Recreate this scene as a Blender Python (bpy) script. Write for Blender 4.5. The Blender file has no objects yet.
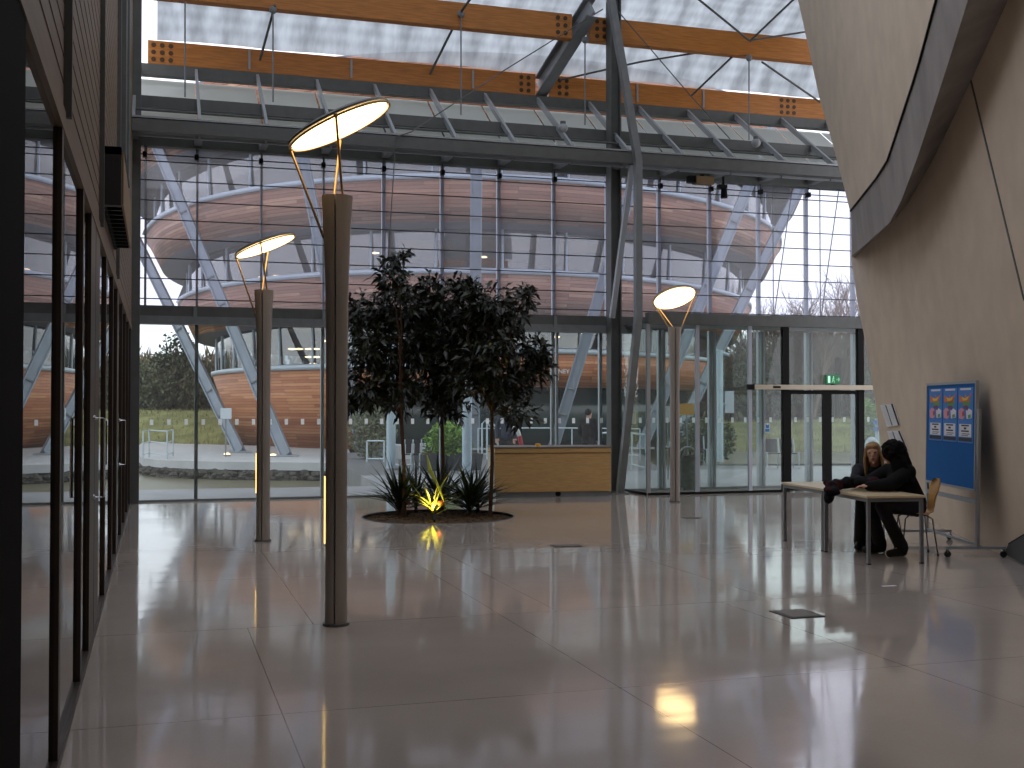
import bpy, bmesh, math, random
from mathutils import Vector, Matrix, noise
R = random.Random(7)
S = bpy.context.scene
COL = S.collection
PI = math.pi

# ------------------------------------------------------------------ survey of the place
FPX = 1153.0; TH = math.radians(17.1); PH = math.atan(22/1153); EYE = 1.65
def ray(x, y):
    a = (x-512)/FPX; b = (384-y)/FPX
    up = b*math.cos(PH)+math.sin(PH); fw = math.cos(PH)-b*math.sin(PH)
    return Vector((a*math.cos(TH)+fw*math.sin(TH), -a*math.sin(TH)+fw*math.cos(TH), up))
def onY(x, y, Y):
    r = ray(x, y); t = Y/r.y; return Vector((r.x*t, Y, EYE+r.z*t))
def onZ(x, y, z=0.0):
    r = ray(x, y); t = (z-EYE)/r.z; return Vector((r.x*t, r.y*t, z))
def onD(x, y, D):
    r = ray(x, y); fw = r.x*math.sin(TH)+r.y*math.cos(TH); t = D/fw
    return Vector((r.x*t, r.y*t, EYE+r.z*t))
def camw(xc, D, z=0.0):          # right of camera axis, ahead of camera -> world
    return Vector((xc*math.cos(TH)+D*math.sin(TH), -xc*math.sin(TH)+D*math.cos(TH), z))

# ------------------------------------------------------------------ mesh builder
class MB:
    def __init__(s): s.v = []; s.f = []; s.uv = {}; s.mi = []; s.cur = 0
    def add(s, vs, fs, uvs=None):
        n = len(s.v); s.v += [Vector(v) for v in vs]
        for k, f in enumerate(fs):
            s.f.append([i+n for i in f]); s.mi.append(s.cur)
            if uvs: s.uv[len(s.f)-1] = uvs[k]
        return s
    def hexa(s, p):              # 8 points: bottom 4 ccw, top 4 ccw
        return s.add(p, [(3,2,1,0),(4,5,6,7),(0,1,5,4),(1,2,6,5),(2,3,7,6),(3,0,4,7)])
    def box(s, x0, x1, y0, y1, z0, z1):
        return s.hexa([(x0,y0,z0),(x1,y0,z0),(x1,y1,z0),(x0,y1,z0),(x0,y0,z1),(x1,y0,z1),(x1,y1,z1),(x0,y1,z1)])
    def bar(s, a, b, w, h, up=(0,0,1)):
        a = Vector(a); b = Vector(b); d = (b-a).normalized(); up = Vector(up)
        if abs(d.dot(up.normalized())) > .98: up = Vector((0,1,0))
        x = d.cross(up).normalized(); u = x.cross(d).normalized()
        x *= w/2; u *= h/2
        return s.hexa([a-x-u, a+x-u, b+x-u, b-x-u, a-x+u, a+x+u, b+x+u, b-x+u])
    def tube(s, pts, rs, n=8, caps=True):
        pts = [Vector(p) for p in pts]
        if not isinstance(rs, (list, tuple)): rs = [rs]*len(pts)
        base = len(s.v); ref = None
        for i, p in enumerate(pts):
            d = (pts[min(i+1, len(pts)-1)]-pts[max(i-1, 0)])
            if d.length < 1e-9: d = Vector((0,0,1))
            d.normalize()
            if ref is None: ref = Vector((1,0,0)) if abs(d.x) < .9 else Vector((0,1,0))
            x = (ref-d*ref.dot(d)).normalized(); ref = x; y = d.cross(x)
            for k in range(n):
                a = 2*PI*k/n; s.v.append(p+(x*math.cos(a)+y*math.sin(a))*rs[i])
        for i in range(len(pts)-1):
            for k in range(n):
                s.f.append([base+i*n+k, base+i*n+(k+1)%n, base+(i+1)*n+(k+1)%n, base+(i+1)*n+k]); s.mi.append(s.cur)
        if caps:
            s.f.append([base+k for k in range(n)][::-1]); s.mi.append(s.cur)
            s.f.append([base+(len(pts)-1)*n+k for k in range(n)]); s.mi.append(s.cur)
        return s
    def ell(s, c, r, n=12, m=8, rot=None):
        c = Vector(c); vs = [c+Vector((0,0,-1))*0]; vs = []
        for j in range(1, m):
            t = PI*j/m
            for k in range(n):
                a = 2*PI*k/n; q = Vector((math.sin(t)*math.cos(a)*r[0], math.sin(t)*math.sin(a)*r[1], math.cos(t)*r[2]))
                vs.append(c+(rot@q if rot else q))
        tq = Vector((0,0,r[2])); vs += [c+(rot@tq if rot else tq), c-(rot@tq if rot else tq)]
        fs = [[j*n+k, (j+1)*n+k, (j+1)*n+(k+1)%n, j*n+(k+1)%n] for j in range(m-2) for k in range(n)]
        fs += [[len(vs)-2, k, (k+1)%n] for k in range(n)]
        fs += [[len(vs)-1, (m-2)*n+(k+1)%n, (m-2)*n+k] for k in range(n)]
        return s.add(vs, fs)
    def cap(s, a, ra, b, rb, n=12):   # tapered capsule
        a = Vector(a); b = Vector(b)
        s.ell(a, (ra,)*3, n, 8); s.ell(b, (rb,)*3, n, 8); return s.tube([a, b], [ra, rb], n)
    def prism(s, poly, off):          # polygon (world points) extruded by off
        n = len(poly); off = Vector(off); poly = [Vector(p) for p in poly]
        return s.add(poly+[p+off for p in poly], [list(range(n))[::-1], [n+i for i in range(n)]]+[[i, (i+1)%n, n+(i+1)%n, n+i] for i in range(n)])
    def disc(s, c, nrm, r, th=.01, n=48, r2=None):
        c = Vector(c); nrm = Vector(nrm).normalized()
        return s.tube([c-nrm*th/2, c+nrm*th/2], [r, r if r2 is None else r2], n)
    def build(s, name, mat, parent=None, smooth=False, origin=None, local=False, bevel=0, fix=True):
        me = bpy.data.meshes.new(name)
        if parent is not None:
            root = parent
            while root.parent: root = root.parent
            o0 = Vector((0,0,0)) if local else Vector(root.get('_o', root.location))
        elif origin is not None: o0 = Vector(origin)
        else:
            xs = [v.x for v in s.v]; ys = [v.y for v in s.v]; zs = [v.z for v in s.v]
            o0 = Vector(((min(xs)+max(xs))/2, (min(ys)+max(ys))/2, min(zs)))
        me.from_pydata([v-o0 for v in s.v], [], s.f)
        mats = mat if isinstance(mat, (list, tuple)) else [mat]
        for m in mats: me.materials.append(m)
        for i, p in enumerate(me.polygons): p.material_index = s.mi[i]; p.use_smooth = bool(smooth)
        if s.uv:
            ul = me.uv_layers.new(name='UVMap')
            for i, p in enumerate(me.polygons):
                if i in s.uv:
                    for li, uv in zip(p.loop_indices, s.uv[i]): ul.data[li].uv = uv
        elif fix:
            bm = bmesh.new(); bm.from_mesh(me); bmesh.ops.recalc_face_normals(bm, faces=bm.faces); bm.to_mesh(me); bm.free()
        if smooth and smooth != 'all': me.set_sharp_from_angle(angle=math.radians(40))
        o = bpy.data.objects.new(name, me); COL.objects.link(o)
        if parent is not None:
            o.parent = parent
        else: o.location = o0
        if bevel:
            b = o.modifiers.new('bevel', 'BEVEL'); b.width = bevel; b.segments = 2; b.limit_method = 'ANGLE'
        return o
def tag(o, label=None, cat=None, group=None, kind=None):
    if label: o['label'] = label
    if cat: o['category'] = cat
    if group: o['group'] = group
    if kind: o['kind'] = kind
    return o
def thing(name, label, cat, loc=(0,0,0), rz=0, group=None, kind=None):
    o = bpy.data.objects.new(name, None); o.empty_display_size = .1; COL.objects.link(o)
    o.location = loc; o.rotation_euler[2] = rz
    return tag(o, label, cat, group, kind)
def copy_tree(o, loc, rz=0, label=None):
    def rec(a, par):
        c = a.copy(); COL.objects.link(c)
        if par: c.parent = par
        for ch in kids.get(a.name, []): rec(ch, c)
        return c
    kids = {}
    for q in list(bpy.data.objects):
        if q.parent: kids.setdefault(q.parent.name, []).append(q)
    c = rec(o, None); c.location = loc; c.rotation_euler[2] = rz
    if label: c['label'] = label
    return c

# ------------------------------------------------------------------ materials
def lin(c):
    return tuple((x/255/12.92 if x/255 <= .04045 else ((x/255+.055)/1.055)**2.4) for x in c)+(1,)
def nt(name):
    m = bpy.data.materials.new(name); m.use_nodes = True
    return m, m.node_tree.nodes, m.node_tree.links, m.node_tree.nodes['Principled BSDF']
def mat(name, c, rough=.5, metal=0, spec=.5, nscale=None, namt=.15, bump=0, bscale=40, coat=0, stretch=(1,1,1)):
    m, N, L, P = nt(name)
    P.inputs['Base Color'].default_value = lin(c); P.inputs['Roughness'].default_value = rough
    P.inputs['Metallic'].default_value = metal; P.inputs['Specular IOR Level'].default_value = spec
    if coat: P.inputs['Coat Weight'].default_value = coat
    if nscale or bump:
        tc = N.new('ShaderNodeTexCoord'); mp = N.new('ShaderNodeMapping'); mp.inputs['Scale'].default_value = stretch
        L.new(tc.outputs['Object'], mp.inputs[0])
    if nscale:
        n = N.new('ShaderNodeTexNoise'); n.inputs['Scale'].default_value = nscale; n.inputs['Detail'].default_value = 5
        L.new(mp.outputs[0], n.inputs['Vector'])
        r = N.new('ShaderNodeMapRange'); r.inputs['From Min'].default_value = .3; r.inputs['From Max'].default_value = .7
        r.inputs['To Min'].default_value = 1-namt; r.inputs['To Max'].default_value = 1+namt
        L.new(n.outputs['Fac'], r.inputs['Value'])
        x = N.new('ShaderNodeVectorMath'); x.operation = 'SCALE'; x.inputs[0].default_value = lin(c)[:3]
        L.new(r.outputs[0], x.inputs['Scale']); L.new(x.outputs[0], P.inputs['Base Color'])
    if bump:
        n2 = N.new('ShaderNodeTexNoise'); n2.inputs['Scale'].default_value = bscale; n2.inputs['Detail'].default_value = 3
        L.new(mp.outputs[0], n2.inputs['Vector'])
        b = N.new('ShaderNodeBump'); b.inputs['Strength'].default_value = bump; b.inputs['Distance'].default_value = .02
        L.new(n2.outputs['Fac'], b.inputs['Height']); L.new(b.outputs[0], P.inputs['Normal'])
    return m
def emit(name, c, st):
    m, N, L, P = nt(name)
    P.inputs['Base Color'].default_value = (.8,.8,.8,1) if st > 1 else lin(c); P.inputs['Emission Color'].default_value = lin(c)
    P.inputs['Emission Strength'].default_value = st
    return m
def glass(name, tint=(255,255,255), ior=1.5, haze=0.0, rough=0.0, boost=1.0):
    m, N, L, P = nt(name); N.remove(P); out = N['Material Output']
    t = N.new('ShaderNodeBsdfTransparent'); t.inputs[0].default_value = lin(tint)
    g = N.new('ShaderNodeBsdfGlossy'); g.inputs['Roughness'].default_value = rough; g.inputs[0].default_value = (1,1,1,1)
    fr = N.new('ShaderNodeFresnel'); fr.inputs[0].default_value = ior
    mx = N.new('ShaderNodeMixShader'); base = t.outputs[0]
    geo = N.new('ShaderNodeNewGeometry'); inv = N.new('ShaderNodeMath'); inv.operation = 'SUBTRACT'; inv.inputs[0].default_value = 1
    L.new(geo.outputs['Backfacing'], inv.inputs[1])
    ml = N.new('ShaderNodeMath'); ml.operation = 'MULTIPLY'; ml.use_clamp = True
    L.new(fr.outputs[0], ml.inputs[0]); 
    if boost != 1.0:
        m2 = N.new('ShaderNodeMath'); m2.operation = 'MULTIPLY'; m2.inputs[1].default_value = boost; m2.use_clamp = True
        L.new(inv.outputs[0], m2.inputs[0]); L.new(m2.outputs[0], ml.inputs[1])
    else: L.new(inv.outputs[0], ml.inputs[1])
    if haze:
        d = N.new('ShaderNodeBsdfTranslucent'); d.inputs[0].default_value = (.84,.84,.86,1)
        h = N.new('ShaderNodeMixShader'); h.inputs[0].default_value = haze
        L.new(base, h.inputs[1]); L.new(d.outputs[0], h.inputs[2]); base = h.outputs[0]
    L.new(ml.outputs[0], mx.inputs[0]); L.new(base, mx.inputs[1]); L.new(g.outputs[0], mx.inputs[2]); L.new(mx.outputs[0], out.inputs[0])
    return m

def timber_planks(name, cols, row=.14, length=2.4, dark=1.0):
    m, N, L, P = nt(name); P.inputs['Roughness'].default_value = .6
    tc = N.new('ShaderNodeTexCoord')
    b = N.new('ShaderNodeTexBrick'); b.inputs['Scale'].default_value = 1; b.inputs['Brick Width'].default_value = length
    b.inputs['Row Height'].default_value = row; b.inputs['Mortar Size'].default_value = .008; b.offset = .37; b.offset_frequency = 3
    b.inputs['Color1'].default_value = (0,0,0,1); b.inputs['Color2'].default_value = (1,1,1,1); b.inputs['Mortar'].default_value = (.2,.2,.2,1)
    L.new(tc.outputs['UV'], b.inputs[0])
    cr = N.new('ShaderNodeValToRGB'); e = cr.color_ramp.elements
    for i, c in enumerate(cols):
        if i < 2: el = e[i]; el.position = i/(len(cols)-1)
        else: el = e.new(1.0)
        el.color = lin(c)
    for i in range(len(cols)): pass
    # order positions
    els = sorted(cr.color_ramp.elements, key=lambda q: q.position)
    while len(cr.color_ramp.elements) > 2: cr.color_ramp.elements.remove(cr.color_ramp.elements[-1])
    cr.color_ramp.elements[0].color = lin(cols[0]); cr.color_ramp.elements[0].position = 0
    cr.color_ramp.elements[1].color = lin(cols[-1]); cr.color_ramp.elements[1].position = 1
    for i in range(1, len(cols)-1):
        q = cr.color_ramp.elements.new(i/(len(cols)-1)); q.color = lin(cols[i])
    ns = N.new('ShaderNodeTexNoise'); ns.inputs['Scale'].default_value = 1.3; ns.inputs['Detail'].default_value = 6
    mp = N.new('ShaderNodeMapping'); mp.inputs['Scale'].default_value = (.8, 6, 1); L.new(tc.outputs['UV'], mp.inputs[0]); L.new(mp.outputs[0], ns.inputs['Vector'])
    mxv = N.new('ShaderNodeMix'); mxv.inputs[0].default_value = .42
    sp = N.new('ShaderNodeSeparateColor'); L.new(b.outputs['Color'], sp.inputs[0])
    L.new(sp.outputs[0], mxv.inputs[2]); L.new(ns.outputs['Fac'], mxv.inputs[3]); L.new(mxv.outputs[0], cr.inputs[0])
    dk = N.new('ShaderNodeMix'); dk.data_type = 'RGBA'; dk.blend_type = 'MULTIPLY'
    L.new(b.outputs['Fac'], dk.inputs[0]); L.new(cr.outputs[0], dk.inputs[6]); dk.inputs[7].default_value = (.35,.3,.28,1)
    L.new(dk.outputs[2], P.inputs['Base Color'])
    return m

M = dict(
 steel=mat('grey_painted_steel', (116,120,122), .5, .0, .5, 6, .1),
 steel_d=mat('dark_grey_steel', (84,86,84), .55, .0, .5, 6, .12),
 steel_l=mat('pale_grey_steel', (150,154,158), .45, .1),
 alu=mat('aluminium', (170,172,176), .35, .6),
 mull=mat('mullion_metal', (165,170,180), .4, .35),
 cable=mat('cable_black', (40,40,48), .5),
 black=mat('black_metal', (12,11,11), .6, 0, .15),
 blackplastic=mat('black_plastic', (24,24,26), .45),
 strut=mat('blue_grey_strut', (128,138,150), .5, 0, .5, 2, .1),
 extpost=mat('pale_post', (170,188,200), .5),
 soffit=mat('soffit_grey', (118,120,134), .7, 0, .3, 1.5, .1),
 soffit_w=mat('soffit_wood', (150,100,55), .6),
 ledge=mat('ledge_metal', (176,188,200), .45, .1),
 glulam=mat('glulam_timber', (176,112,48), .5, 0, .4, 3, .22, stretch=(1,6,12)),
 bolt=mat('bolt_plate', (70,52,34), .5, .3),
 darkwood=mat('dark_brown_timber', (40,27,19), .42, 0, .5, 4, .25, stretch=(6,6,.6)),
 clad=mat('oak_cladding', (106,85,60), .5, 0, .4, 4, .18, stretch=(8,.5,8)),
 cladgap=mat('cladding_gap', (24,20,16), .8),
 oak=mat('light_oak_veneer', (186,150,98), .45, 0, .4, 5, .12, stretch=(1,1,9)),
 oak_l=mat('pale_laminate', (190,178,158), .45),
 worktop=mat('grey_top', (105,98,92), .5),
 plaster=mat('pale_plaster', (206,190,170), .85, 0, .2, 2.2, .07, .08, 60),
 lead=mat('grey_lead_band', (148,142,138), .75, 0, .25, 3, .16, .12, 25, stretch=(1,1,.35)),
 pole=mat('pole_zinc', (150,142,134), .5, .15, .5, 3, .1, stretch=(3,3,.4)),
 brass=mat('lamp_rod', (170,140,95), .3, .7),
 white=mat('white_paint', (225,225,225), .5),
 bark=mat('tree_bark_indoor', (74,56,42), .85, 0, .2, 20, .2),
 leaf=mat('glossy_dark_leaf', (30,37,20), .38, 0, .5, 8, .35),
 yucca=mat('strap_leaf', (42,60,32), .45, 0, .4, 3, .3),
 yucca_y=mat('yellow_green_leaf', (150,160,50), .5),
 dryleaf=mat('dry_leaf', (170,95,40), .7),
 soil=mat('planter_mulch', (92,76,60), .95, 0, .1, 30, .5, .6, 90),
 tabletop=mat('birch_tabletop', (206,186,150), .35, 0, .5, 5, .06, stretch=(1,9,1)),
 grey_leg=mat('grey_table_leg', (120,120,122), .4, .3),
 chrome=mat('chrome', (190,190,192), .18, 1),
 ply=mat('bent_plywood', (196,146,80), .35, 0, .5, 4, .12, stretch=(1,1,6)),
 blueboard=mat('blue_display_cloth', (28,96,160), .85, 0, .2, 60, .1),
 poster_bg=mat('poster_blue', (40,120,200), .4), orange=mat('poster_orange', (220,110,30), .4), yellow=mat('poster_yellow', (230,200,60), .4),
 red=mat('poster_red', (190,40,50), .4), pink=mat('poster_pink', (220,150,160), .4), paper=mat('white_paper', (225,225,228), .6), ink=mat('black_ink', (25,25,30), .6),
 green_d=mat('poster_green', (90,150,60), .4), purple=mat('poster_purple', (110,50,110), .4),
 coat=mat('black_coat', (15,15,17), .85, 0, .2, 30, .3), coat2=mat('charcoal_coat', (36,36,42), .8, 0, .2, 30, .3), jeans=mat('dark_trousers', (18,17,20), .85),
 maroon=mat('maroon_cloth', (52,26,30), .9, 0, .1, 25, .3), shoe=mat('black_shoe', (15,14,14), .5),
 skin=mat('skin', (205,160,135), .5), blonde=mat('blonde_hair', (150,118,78), .55, 0, .4, 60, .35, stretch=(4,4,.5)), darkhair=mat('black_hair', (12,10,10), .8, 0, .15, 60, .4),
 lips=mat('lips', (165,80,75), .4), eye=mat('eye_dark', (30,25,22), .3), navy=mat('navy_coat', (36,40,58), .8),
 paving=mat('grey_paving', (138,140,146), .5, 0, .5, 1.2, .12), plaza_d=mat('wet_asphalt', (104,106,110), .4, 0, .5, 1.0, .12),
 platform=mat('pale_concrete', (176,178,182), .6, 0, .4, 1.5, .08), rock=mat('dark_rock', (72,70,64), .85, 0, .3, 4, .5),
 grass=mat('rough_grass', (132,134,88), .95, 0, .1, .9, .35, .6, 6), blade=mat('grass_blade', (150,146,104), .9, 0, .1, .6, .35),
 dirt=mat('woodland_floor', (98,88,66), .95, 0, .1, .4, .3),
 twig=mat('bare_twig', (124,106,98), .9, 0, .1, 1, .25), trunk=mat('bare_trunk', (72,64,56), .9, 0, .1, 3, .3),
 thicket=mat('thicket_brown', (134,120,96), .95, 0, .1, .7, .4), thicket_g=mat('thicket_green', (112,116,92), .9, 0, .2, .8, .35), ivy=mat('evergreen_leaf', (44,62,36), .8, 0, .3, 1, .3),
 shrub=mat('fresh_green_leaf', (104,140,52), .6, 0, .4, 3, .3),
 core=mat('building_core', (84,80,90), .8), ochre=mat('ceiling_glow_ochre', (176,140,70), .7), teal=mat('teal_glass_front', (38,60,60), .2),
 railing=mat('galvanised_rail', (178,192,200), .4, .2), bench=mat('black_mesh_bench', (20,21,25), .6, 0, .2),
 stone=mat('stone_bin', (92,100,96), .7, 0, .3, 12, .2), signgrey=mat('grey_sign', (190,198,206), .5), ysign=mat('yellow_sign', (235,170,30), .5),
 bluesign=mat('blue_sign', (30,110,170), .5), vent=mat('floor_outlet', (62,60,58), .5, .3), green=mat('exit_green', (10,90,50), .4),
 brownbox=mat('brown_box', (130,105,70), .6), planter=mat('slate_planter', (62,66,70), .7), signwhite=mat('sign_letter', (215,220,225), .4),
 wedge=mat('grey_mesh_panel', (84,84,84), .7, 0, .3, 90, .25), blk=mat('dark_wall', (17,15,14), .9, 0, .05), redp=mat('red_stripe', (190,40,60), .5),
 lampwarm=emit('lamp_disc_glow', (255,214,150), 3.2), slot=emit('slot_light', (255,205,110), 1.6), roomlamp=emit('ceiling_lamp_glow', (255,205,150), 4.0), wallamp=emit('ground_lamp_glow', (255,190,110), 3.0),
 emgreen=emit('exit_sign_green', (12,110,60), .10), emwhite=emit('exit_sign_white', (190,255,220), .28),
 pane=glass('clear_glass', (238,243,241), 1.45, 0.02), pane_up=glass('dusty_veiled_glass', (236,238,244), 1.45, 0.08), pane_far=glass('reflective_window', (176,186,194), 2.3, 0, boost=1.5),  # upper pane haze: dirt plus a painted veil of reflected sky
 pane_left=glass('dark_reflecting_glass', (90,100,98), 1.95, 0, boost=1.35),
)
tp_up = timber_planks('veiled_cedar', [(108,74,60), (148,100,80), (170,124,100), (210,170,140)])  # same timber, paler: the veil of the upper glass is put into its colour
tp_lo = timber_planks('warm_cedar', [(132,78,52), (168,102,66), (192,130,88), (212,160,116)])

# frosted panels and cushion roof
def frosted(name, c, tr=.25, wrinkle=0, line=False):
    m, N, L, P = nt(name); N.remove(P); out = N['Material Output']
    t = N.new('ShaderNodeBsdfTranslucent'); d = N.new('ShaderNodeBsdfDiffuse'); x = N.new('ShaderNodeBsdfTransparent')
    t.inputs[0].default_value = lin(c); d.inputs[0].default_value = lin(c); x.inputs[0].default_value = lin(c)
    a = N.new('ShaderNodeMixShader'); a.inputs[0].default_value = .3; b = N.new('ShaderNodeMixShader'); b.inputs[0].default_value = tr
    L.new(t.outputs[0], a.inputs[1]); L.new(d.outputs[0], a.inputs[2]); L.new(a.outputs[0], b.inputs[1]); L.new(x.outputs[0], b.inputs[2]); L.new(b.outputs[0], out.inputs[0])
    if wrinkle:
        tc = N.new('ShaderNodeTexCoord'); mp = N.new('ShaderNodeMapping'); mp.inputs['Scale'].default_value = (2.6,.6,1); mp.inputs['Rotation'].default_value = (0,0,.35)
        n = N.new('ShaderNodeTexNoise'); n.inputs['Scale'].default_value = 2.0; n.inputs['Detail'].default_value = 6
        L.new(tc.outputs['Object'], mp.inputs[0]); L.new(mp.outputs[0], n.inputs['Vector'])
        w = N.new('ShaderNodeTexWave'); w.bands_direction = 'X'; w.inputs['Scale'].default_value = .48; w.inputs['Distortion'].default_value = 1.2
        L.new(tc.outputs['Object'], w.inputs['Vector'])
        w2 = N.new('ShaderNodeTexWave'); w2.bands_direction = 'Y'; w2.inputs['Scale'].default_value = 1.6; w2.inputs['Distortion'].default_value = .6
        L.new(tc.outputs['Object'], w2.inputs['Vector'])
        mm = N.new('ShaderNodeMath'); mm.operation = 'MULTIPLY_ADD'; L.new(w.outputs['Fac'], mm.inputs[0]); mm.inputs[1].default_value = .25; L.new(n.outputs['Fac'], mm.inputs[2])
        m3 = N.new('ShaderNodeMath'); m3.operation = 'MULTIPLY_ADD'; L.new(w2.outputs['Fac'], m3.inputs[0]); m3.inputs[1].default_value = .12; L.new(mm.outputs[0], m3.inputs[2])
        cr = N.new('ShaderNodeValToRGB'); cr.color_ramp.elements[0].position = .42; cr.color_ramp.elements[1].position = .95
        cr.color_ramp.elements[0].color = lin(tuple(v*.74 for v in c)); cr.color_ramp.elements[1].color = lin(c)
        L.new(m3.outputs[0], cr.inputs[0])
        for s_ in (t, d, x): L.new(cr.outputs[0], s_.inputs[0])
    return m
M['frost'] = frosted('frosted_panel', (232,236,234), .18)
M['roof_fill'] = frosted('added_clear_roof', (238,242,246), .6)  # clear sheet for unseen roof bays, added to brighten the hall
M['marker'] = frosted('white_marker_film', (250,250,250), .25)
M['etfe'] = frosted('cushion_roof_foil', (182,191,197), .18, 1)

# polished floor
def floor_mat():
    m, N, L, P = nt('polished_terrazzo')
    tc = N.new('ShaderNodeTexCoord'); mp = N.new('ShaderNodeMapping'); mp.inputs['Location'].default_value = (-2.6,-8.8,0)
    L.new(tc.outputs['Object'], mp.inputs[0])
    b = N.new('ShaderNodeTexBrick'); b.offset = .75; b.inputs['Scale'].default_value = 1; b.inputs['Brick Width'].default_value = 1.95; b.inputs['Row Height'].default_value = 5.0
    b.inputs['Mortar Size'].default_value = .0035; b.inputs['Mortar Smooth'].default_value = .1
    L.new(mp.outputs[0], b.inputs[0])
    b2 = N.new('ShaderNodeTexBrick'); b2.offset = 0; b2.inputs['Scale'].default_value = 1; b2.inputs['Brick Width'].default_value = 900; b2.inputs['Row Height'].default_value = 2.5; b2.inputs['Mortar Size'].default_value = .003; L.new(mp.outputs[0], b2.inputs[0])
    jm = N.new('ShaderNodeMath'); jm.operation = 'MAXIMUM'; L.new(b.outputs['Fac'], jm.inputs[0]); L.new(b2.outputs['Fac'], jm.inputs[1])
    n = N.new('ShaderNodeTexNoise'); n.inputs['Scale'].default_value = .7; n.inputs['Detail'].default_value = 4; L.new(tc.outputs['Object'], n.inputs['Vector'])
    n2 = N.new('ShaderNodeTexNoise'); n2.inputs['Scale'].default_value = 110; n2.inputs['Detail'].default_value = 2; L.new(tc.outputs['Object'], n2.inputs['Vector'])
    cr = N.new('ShaderNodeValToRGB'); cr.color_ramp.elements[0].position = .3; cr.color_ramp.elements[1].position = .7
    cr.color_ramp.elements[0].color = lin((178,168,160)); cr.color_ramp.elements[1].color = lin((196,186,178))
    L.new(n.outputs['Fac'], cr.inputs[0])
    sp = N.new('ShaderNodeMix'); sp.data_type = 'RGBA'; sp.blend_type = 'MULTIPLY'; sp.inputs[0].default_value = .25
    L.new(cr.outputs[0], sp.inputs[6]); L.new(n2.outputs['Color'], sp.inputs[7])
    mx = N.new('ShaderNodeMix'); mx.data_type = 'RGBA'; L.new(jm.outputs[0], mx.inputs[0]); L.new(sp.outputs[2], mx.inputs[6]); mx.inputs[7].default_value = lin((118,104,96))
    L.new(mx.outputs[2], P.inputs['Base Color'])
    n3 = N.new('ShaderNodeTexNoise'); n3.inputs['Scale'].default_value = .9; n3.inputs['Detail'].default_value = 5; L.new(tc.outputs['Object'], n3.inputs['Vector'])
    r = N.new('ShaderNodeMapRange'); r.inputs['From Min'].default_value = .35; r.inputs['From Max'].default_value = .65; r.inputs['To Min'].default_value = .045; r.inputs['To Max'].default_value = .10
    L.new(n3.outputs['Fac'], r.inputs['Value']); L.new(r.outputs[0], P.inputs['Roughness'])
    n4 = N.new('ShaderNodeTexNoise'); n4.inputs['Scale'].default_value = 2.2; n4.inputs['Detail'].default_value = 2; mp4 = N.new('ShaderNodeMapping'); mp4.inputs['Scale'].default_value = (.5, 1.6, 1); L.new(tc.outputs['Object'], mp4.inputs[0]); L.new(mp4.outputs[0], n4.inputs['Vector'])
    bp = N.new('ShaderNodeBump'); bp.inputs['Strength'].default_value = .05; bp.inputs['Distance'].default_value = .02; L.new(n4.outputs['Fac'], bp.inputs['Height']); L.new(bp.outputs[0], P.inputs['Normal'])
    P.inputs['Specular IOR Level'].default_value = 1.0; P.inputs['IOR'].default_value = 1.62
    return m
M['floor'] = floor_mat()
def water_mat():
    m, N, L, P = nt('pond_water'); P.inputs['Base Color'].default_value = lin((96,92,70)); P.inputs['Roughness'].default_value = .38
    n = N.new('ShaderNodeTexNoise'); n.inputs['Scale'].default_value = 3; b = N.new('ShaderNodeBump'); b.inputs['Strength'].default_value = .5; b.inputs['Distance'].default_value = .05
    tc = N.new('ShaderNodeTexCoord'); L.new(tc.outputs['Object'], n.inputs['Vector']); L.new(n.outputs['Fac'], b.inputs['Height']); L.new(b.outputs[0], P.inputs['Normal'])
    return m
M['water'] = water_mat()

YW = 20.8          # main glass wall
XL = -.42          # left glazed wall
MX = [.65+1.1*k for k in range(14)]

# ================================================================== SETTING: floor, roof, walls
planter_c = Vector((4.02, 16.8, 0)); planter_r = 1.13
f = MB()
fx0, fx1, fy0, fy1 = XL, 19.0, -5.0, YW+.1
n = 48    # floor slab with round planter opening
ring = [(planter_c.x+planter_r*math.cos(2*PI*k/n), planter_c.y+planter_r*math.sin(2*PI*k/n)) for k in range(n)]
q0, q1 = planter_c.x-1.6, planter_c.x+1.6; r0, r1 = planter_c.y-1.6, planter_c.y+1.6
def proj(a):
    c, s_ = math.cos(a), math.sin(a); k = 1.6/max(abs(c), abs(s_)); return (planter_c.x+c*k, planter_c.y+s_*k)
outer = [proj(2*PI*k/n) for k in range(n)]
vs = [(x, y, 0) for x, y in ring]+[(x, y, 0) for x, y in outer]
f.add(vs, [[k, (k+1)%n, n+(k+1)%n, n+k][::-1] for k in range(n)])
# corner fills are exact because n is divisible by 8
for (a, b, c, d) in ((fx0, q0, fy0, fy1), (q1, fx1, fy0, fy1), (q0, q1, fy0, r0), (q0, q1, r1, fy1)):
    f.add([(a,c,0),(b,c,0),(b,d,0),(a,d,0)], [(0,1,2,3)])
f.add([(fx0,fy0,-.3),(fx1,fy0,-.3),(fx1,fy1,-.3),(fx0,fy1,-.3)], [(3,2,1,0)])
f.add([(fx0,fy1,-.3),(fx1,fy1,-.3),(fx1,fy1,0),(fx0,fy1,0)], [(0,1,2,3)])
tag(f.build('floor', M['floor'], origin=(0,0,0), fix=False), kind='structure')

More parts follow.
